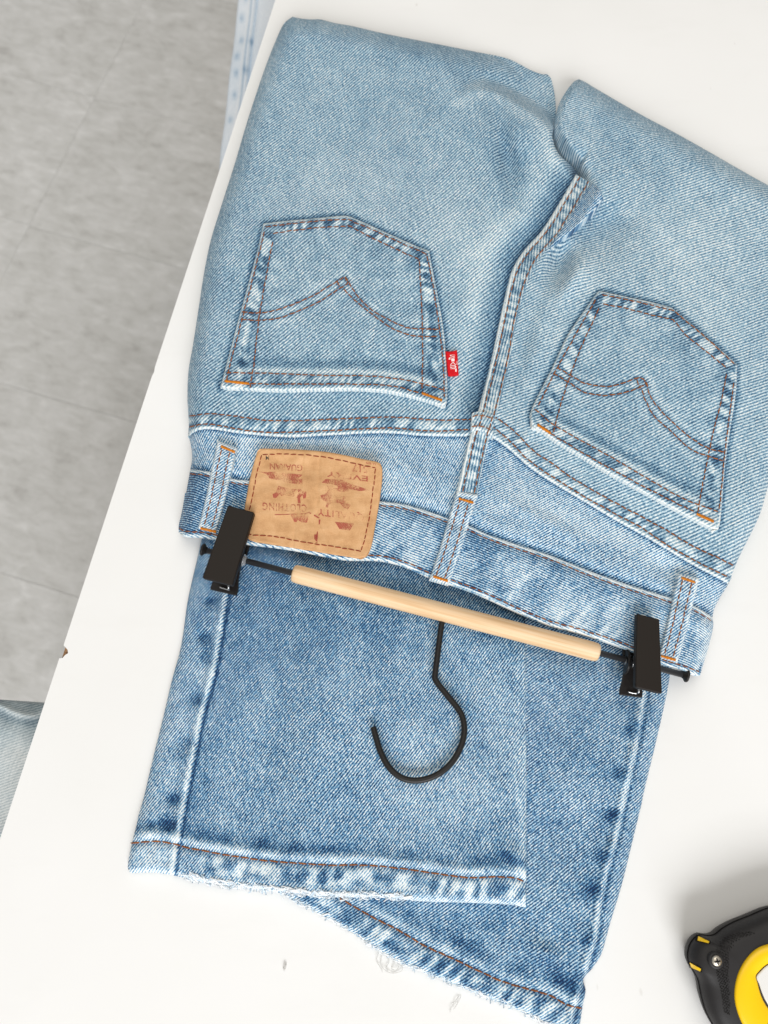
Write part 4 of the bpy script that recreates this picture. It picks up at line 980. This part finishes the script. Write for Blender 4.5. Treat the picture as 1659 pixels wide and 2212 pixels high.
# ------------------------------------------------------------------ tape measure
tape = thing('tape_measure', 'black and yellow tape measure lying on the white table at the bottom right', 'tape measure')
TO = smooth_poly([(1659, 1957), (1611, 1976), (1581, 1988), (1554, 2003), (1539, 2015), (1524, 2018), (1508, 2016), (1496, 2022), (1485, 2037), (1480, 2060), (1484, 2079), (1492, 2092), (1502, 2111), (1506, 2128), (1510, 2149), (1520, 2182), (1536, 2212), (1556, 2250), (1590, 2300), (1650, 2345), (1740, 2365), (1830, 2350), (1895, 2300), (1920, 2200), (1915, 2090), (1890, 2010), (1840, 1960), (1750, 1942)], 5, True)
ZS = 0.68; HT = 0.019 * ZS
TOw = at(TO, HT); tc = at(A([1690, 2150]), HT)
loops = [(0.88, 0.0006), (0.93, 0.003), (0.968, 0.010), (1.0, 0.019), (0.985, 0.026), (0.955, 0.031), (0.90, 0.0345), (0.83, 0.0362), (0.70, 0.0368), (0.50, 0.0370), (0.25, 0.0370), (0.02, 0.0370)]
loops = [(a_, b_ * ZS) for a_, b_ in loops]
n = len(TO); V = []; Fc = []
for sc_, hz in loops:
    q = tc + (TOw - tc) * sc_; q[:, 2] = T + hz; V.append(q)
V = np.concatenate(V)
Fc = np.array([(i * n + j, (i + 1) * n + j, (i + 1) * n + (j + 1) % n, i * n + (j + 1) % n) for i in range(len(loops) - 1) for j in range(n)])
mesh_obj('rubber_case', V, Fc, M_rubber, tape, True)
# parting line round the belt and bosses
g = MB(); q = tc + (TOw - tc) * 1.0; q = q[:]; q[:, 2] = T + 0.0225 * ZS; q = tc + (q - tc) * A([0.997, 0.997, 1]); g.tube(np.concatenate([q, q[:1]]), 0.00028, 5, False); g.build('parting_line', M_dark, tape)
HY = 0.0372 * ZS
YO = smooth_poly([(1659, 2040), (1634, 2050), (1611, 2073), (1594, 2105), (1587, 2142), (1590, 2174), (1604, 2212), (1630, 2250), (1680, 2275), (1740, 2270), (1785, 2230), (1800, 2160), (1785, 2090), (1740, 2045), (1700, 2036)], 4, True)
YI = smooth_poly([(1659, 2086), (1644, 2099), (1635, 2111), (1640, 2124), (1646, 2142), (1654, 2160), (1668, 2180), (1690, 2200), (1715, 2200), (1740, 2180), (1750, 2150), (1740, 2110), (1715, 2085), (1685, 2080)], 4, True)
m = 96
YOr = resample(np.concatenate([YO, YO[:1]]), np.linspace(0, 1, m, endpoint=False)); YIr = resample(np.concatenate([YI, YI[:1]]), np.linspace(0, 1, m, endpoint=False))
rows = [(0.0, 0.0352), (0.0, 0.0372), (0.05, 0.0382), (0.15, 0.0390), (0.40, 0.0394), (0.62, 0.0391), (0.85, 0.0378), (1.0, 0.0360), (1.0, 0.0350)]
yo_w = at(YOr, HY); yi_w = at(YIr, HY)
V = []
for t, hz in rows:
    q = yo_w * (1 - t) + yi_w * t; q[:, 2] = T + hz * ZS; V.append(q)
V = np.concatenate(V); Fc = np.array([(i * m + j, (i + 1) * m + j, (i + 1) * m + (j + 1) % m, i * m + (j + 1) % m) for i in range(len(rows) - 1) for j in range(m)])
mesh_obj('yellow_ring', V, Fc, M_yellow, tape, True)
q = yi_w.copy(); cq = q.mean(0); q = cq + (q - cq) * 1.02; q2 = q.copy(); q[:, 2] = T + 0.0371 * ZS; q2[:, 2] = T + 0.0378 * ZS; q3 = cq + (q2 - cq) * 0.96; q3[:, 2] = T + 0.0382 * ZS
V = np.concatenate([q, q2, q3]); fl = [(i * m + j, (i + 1) * m + j, (i + 1) * m + (j + 1) % m, i * m + (j + 1) % m) for i in range(2) for j in range(m)] + [tuple(2 * m + j for j in range(m))[::-1]]
mesh_obj('label_plate', V, fl, M_label, tape, False)
# screw
TH_ = np.arctan2((TOw - tc)[:, 1], (TOw - tc)[:, 0]); RR_ = np.linalg.norm((TOw - tc)[:, :2], axis=1)
def top_h(p):
    """height of the case under a picture point, found along the line of sight"""
    lo, hi = 0.010 * ZS, 0.037 * ZS
    for _ in range(18):
        h = (lo + hi) / 2; q = (at(A(p), h) - tc)[:2]
        k = int(np.argmin(np.abs((TH_ - math.atan2(q[1], q[0]) + math.pi) % (2 * math.pi) - math.pi)))
        r = np.linalg.norm(q) / RR_[k]
        top = -1 if r > 1.0 else float(np.interp(r, [l[0] for l in loops[3:]][::-1], [l[1] for l in loops[3:]][::-1]))
        if top >= h: lo = h
        else: hi = h
    return lo
scp = (1547, 2075); hs = top_h(scp); c_ = at(A(scp), hs + 0.001)
g = MB(); ring = lambda r, z, k=28: [tuple(c_ + A([r * math.cos(2 * math.pi * i / k), r * math.sin(2 * math.pi * i / k), z])) for i in range(k)]
k = 28; rs = [(0.0046, -0.004), (0.0044, -0.0002), (0.0040, 0.0004), (0.0033, 0.0004)]
Vb = sum([ring(*x) for x in rs], []); g.add(Vb, [(i * k + j, i * k + (j + 1) % k, (i + 1) * k + (j + 1) % k, (i + 1) * k + j) for i in range(len(rs) - 1) for j in range(k)] + [tuple(3 * k + j for j in range(k))]); g.build('screw_boss', M_rubber, tape)
g = MB(); rs = [(0.0028, 0.0002), (0.0028, 0.0008), (0.0024, 0.0014), (0.0014, 0.0018), (0.0003, 0.0019)]
Vb = sum([ring(*x) for x in rs], []); g.add(Vb, [(i * k + j, i * k + (j + 1) % k, (i + 1) * k + (j + 1) % k, (i + 1) * k + j) for i in range(len(rs) - 1) for j in range(k)] + [tuple(4 * k + j for j in range(k))]); scw = g.build('screw', M_screw, tape)
g = MB()
for an in (0.15, 0.15 + math.pi / 2):
    u_ = A([math.cos(an), math.sin(an), 0]); v_ = A([-u_[1], u_[0], 0])
    V = [c_ + u_ * a * 0.0017 + v_ * b * 0.00042 + A([0, 0, z]) for z in (0.0008, 0.00196 - 0.00004 * (an > 1)) for a, b in ((-1, -1), (1, -1), (1, 1), (-1, 1))]
    g.add(V, [(0, 3, 2, 1), (4, 5, 6, 7), (0, 1, 5, 4), (1, 2, 6, 5), (2, 3, 7, 6), (3, 0, 4, 7)])
g.build('cross_slot', M_dark, scw, smooth=False)
# the two windows in the corner where the yellow inner case shows
for qd in ([(1507, 2021), (1532, 2033), (1530, 2037), (1505, 2031)], [(1488, 2078), (1514, 2093), (1512, 2098), (1492, 2090)]):
    ctr = A(qd).mean(0)
    for nm, mt, scl, up_, sh2 in (('window', M_dark, 1.30, 0.00035, A([0, 0])), ('inner_case', M_yellow, 0.95, 0.0007, A([1.0, 0.6]))):
        cq_ = ctr + (A(qd) - ctr) * scl + sh2
        uu, vv = np.meshgrid(np.linspace(0, 1, 9), np.linspace(0, 1, 4)); G = bil(cq_, uu.ravel(), vv.ravel())
        V = np.stack([at(p, top_h(p) + up_) for p in G]); ix = np.arange(36).reshape(4, 9)
        mesh_obj(nm, V, np.stack([ix[:-1, :-1], ix[:-1, 1:], ix[1:, 1:], ix[1:, :-1]], -1).reshape(-1, 4), mt, tape)
# grip pimples
g = MB(); r3 = random.Random(3)
path = smooth_poly([(1625, 2015), (1600, 2020), (1575, 2032), (1562, 2055), (1562, 2080), (1560, 2105), (1565, 2135), (1568, 2165), (1570, 2190)], 3)
wdt = np.interp(np.arange(len(path)), [0, len(path) * 0.35, len(path) * 0.6, len(path)], [5, 13, 12, 5])
for i in range(0, len(path), 1):
    for q_ in np.arange(-wdt[i], wdt[i], 4.4):
        p = path[i] + A([q_ + r3.uniform(-.8, .8) + (2.2 if i % 2 else 0), q_ * 0.5 + r3.uniform(-.8, .8)])
        if np.hypot(*(p - A(scp))) < 17: continue
        h0 = top_h(p); b_ = at(p, h0); r_ = 0.00055
        V = [b_ + A([r_ * math.cos(a), r_ * math.sin(a), -0.0002]) for a in (0.5, 2.6, 4.7)] + [b_ + A([0, 0, 0.0006])]
        g.add(V, [(0, 1, 3), (1, 2, 3), (2, 0, 3)])
gd = g.build('grip_dots', M_rubber, tape, smooth=False); gd['kind'] = 'stuff'

# ------------------------------------------------------------------ loose threads on the table
def thread(label, curves, r=0.00018):
    g = MB()
    for c in curves:
        p = smooth_poly(c, 1.5); g.tube(at(p, 0.0004 + 0.0009 * np.abs(np.sin(np.linspace(0, 6, len(p))))), r, 5, False)
    o = g.build('thread_scrap', M_lint)
    o['label'] = label; o['category'] = 'thread'; o['group'] = 'loose threads on the table'
M_lint = plain('grey_lint', srgb(216, 214, 209), 0.9, 0.1)
thread('tangle of pale loose threads lying right below the frayed hem', [[(818, 2058), (813, 2075), (822, 2090), (826, 2100)], [(826, 2060), (822, 2080), (832, 2096), (848, 2102), (866, 2098), (870, 2090), (858, 2080), (852, 2066)], [(834, 2064), (840, 2078), (834, 2090), (838, 2098)], [(846, 2064), (852, 2080), (846, 2092), (856, 2096), (862, 2086)]])
thread('thin pair of grey threads on the table left of the bottom hem', [[(991, 2152), (982, 2164), (974, 2178), (972, 2186)], [(996, 2152), (988, 2168), (980, 2180)]])
thread('single tiny grey fibre lying alone on the table', [[(616, 2080), (612, 2090), (614, 2097)], [(618, 2082), (616, 2092), (613, 2096)]], 0.0003)

# ------------------------------------------------------------------ other garments below the table edge
def curtain(name, label, left_px, lvl, rows, mat, phi, wear_shade, grp=None):
    """a leg of denim draped over something lower than the table: its rounded top is what shows, both sides fall to the floor"""
    pass
# pale jeans draped beside the table at the top left
pj = thing('jeans', 'very pale blue jeans hanging beyond the table edge at the top left', 'jeans', 'jeans beside the table')
ZP = -0.20
lp_ = A([(513, -40), (509, 0), (500, 77), (492, 145), (486, 197), (479, 256), (472, 316), (467, 370), (462, 430)])
pts = []
for p in smooth_poly(lp_, 6): pts.append(at(p, ZP))
pts = np.stack(pts); tng = pts[-1] - pts[0]; tng /= np.linalg.norm(tng); inn = np.cross(tng, [0, 0, 1.0]); inn = -inn if inn[0] < 0 else inn
sec = [(0.0, -0.50), (0.0005, -0.30), (0.0, -0.12), (0.0003, -0.02), (0.0015, -0.006), (0.004, -0.0015), (0.008, 0.0), (0.014, 0.0006), (0.0170, 0.0014), (0.0195, -0.0004), (0.0215, 0.0012), (0.0245, 0.0002), (0.0262, -0.0022), (0.0285, 0.002), (0.034, 0.004), (0.042, 0.003), (0.055, 0.0), (0.075, -0.006), (0.10, -0.012), (0.12, -0.03), (0.125, -0.12), (0.125, -0.50)]
secd = resample(A(sec), np.linspace(0, 1, 400)); secd = np.concatenate([A(sec)[:4], secd[(secd[:, 1] > -0.03)], A(sec)[-3:]])
V = []; wr = []; uv = []
Ls = np.linspace(0, np.linalg.norm(pts[-1] - pts[0]), len(pts))
sp = [(0.0115, 0.022), (0.0105, 0.050), (0.0120, 0.083), (0.0100, 0.107), (0.0115, 0.131), (0.0105, 0.160), (0.0110, 0.196), (0.0235, 0.085), (0.0225, 0.126)]
for i, p in enumerate(pts):
    narrow = 1.0
    for (d, z) in secd:
        V.append(p + inn * d * narrow + A([0, 0, max(z, -(T + ZP) + 0.001)]) + A([0, 0, 0.0012 * math.sin(Ls[i] * 60 + d * 90)]))
        w = 0.86 + 0.04 * math.sin(Ls[i] * 40) - 0.06 * max(0, 1 - d / 0.006)
        for a, b in sp: w -= 0.40 * math.exp(-((d - a - 0.001 * math.sin(b * 90)) / 0.0028) ** 2 - ((Ls[i] - b) / 0.0055) ** 2)
        w += 0.12 * math.exp(-((d - 0.0168) / 0.0009) ** 2) - 0.35 * math.exp(-((d - 0.0192) / 0.0010) ** 2) + 0.10 * math.exp(-((d - 0.0215) / 0.0008) ** 2) - 0.30 * math.exp(-((d - 0.0258) / 0.0011) ** 2) - 0.12 * math.exp(-((d - 0.0235) / 0.0015) ** 2)
        wr.append(w); uv.append((d * 0.75 + Ls[i] * 0.66 , -d * 0.66 + Ls[i] * 0.75))
ns = len(secd); idx = np.arange(len(pts) * ns).reshape(len(pts), ns)
Fc = np.stack([idx[:-1, :-1], idx[:-1, 1:], idx[1:, 1:], idx[1:, :-1]], -1).reshape(-1, 4)
mesh_obj('trouser_leg', np.stack(V), Fc, M_pale, pj, True, uv, np.clip(wr, 0, 1))

# greyish jeans below the table edge at the lower left
gj = thing('jeans', 'grey washed jeans with a seam fold showing below the table edge at the lower left', 'jeans', 'jeans beside the table')
ZG = -0.07
gb = A([(-420, 2150), (-420, 1506), (-200, 1500), (-60, 1502), (0, 1520), (40, 1529), (95, 1524), (170, 1545), (260, 1600), (200, 1900), (80, 2150)])
def H_G(p):
    x, y = p[..., 0], p[..., 1]
    d, s, sd = pdist(p, G_fold)
    h = ZG + 0.006 * gau(sd - 3, 9) * sstep(130, 60, x)
    d2 = pdist(p, G_top)[0]
    h = h - 0.004 * (1 - rnd(d2, 12)) + 0.003 * fnoise(p, 90, 201)
    return h
G_fold = smooth_poly([(-420, 1496), (-200, 1506), (-60, 1512), (0, 1521), (30, 1536), (62, 1544), (84, 1541), (100, 1532), (170, 1534)])
G_top = smooth_poly([(-420, 1494), (-200, 1503), (-60, 1508), (0, 1511), (25, 1514), (45, 1517), (70, 1519), (95, 1521), (170, 1525), (240, 1530)])
def wear_G(p):
    d, s, sd = pdist(p, G_fold)
    return 0.46 + 0.30 * sstep(1540, 1640, p[..., 1]) + 0.22 * gau(sd - 5, 7) - 0.14 * gau(sd - 18, 9) + 0.06 * fnoise(p, 40, 203)
leg_g = sheet('trouser_leg', (A([(-420, 2150), (-100, 2150), (200, 2150)]), A([(200, 2150), (220, 1800), (240, 1530)]), G_top, A([(-420, 2150), (-420, 1494)])), H_G, 0, 0.0, M_grey, gj, 22, wear_G, step=5, floor_to=-T + 0.002)
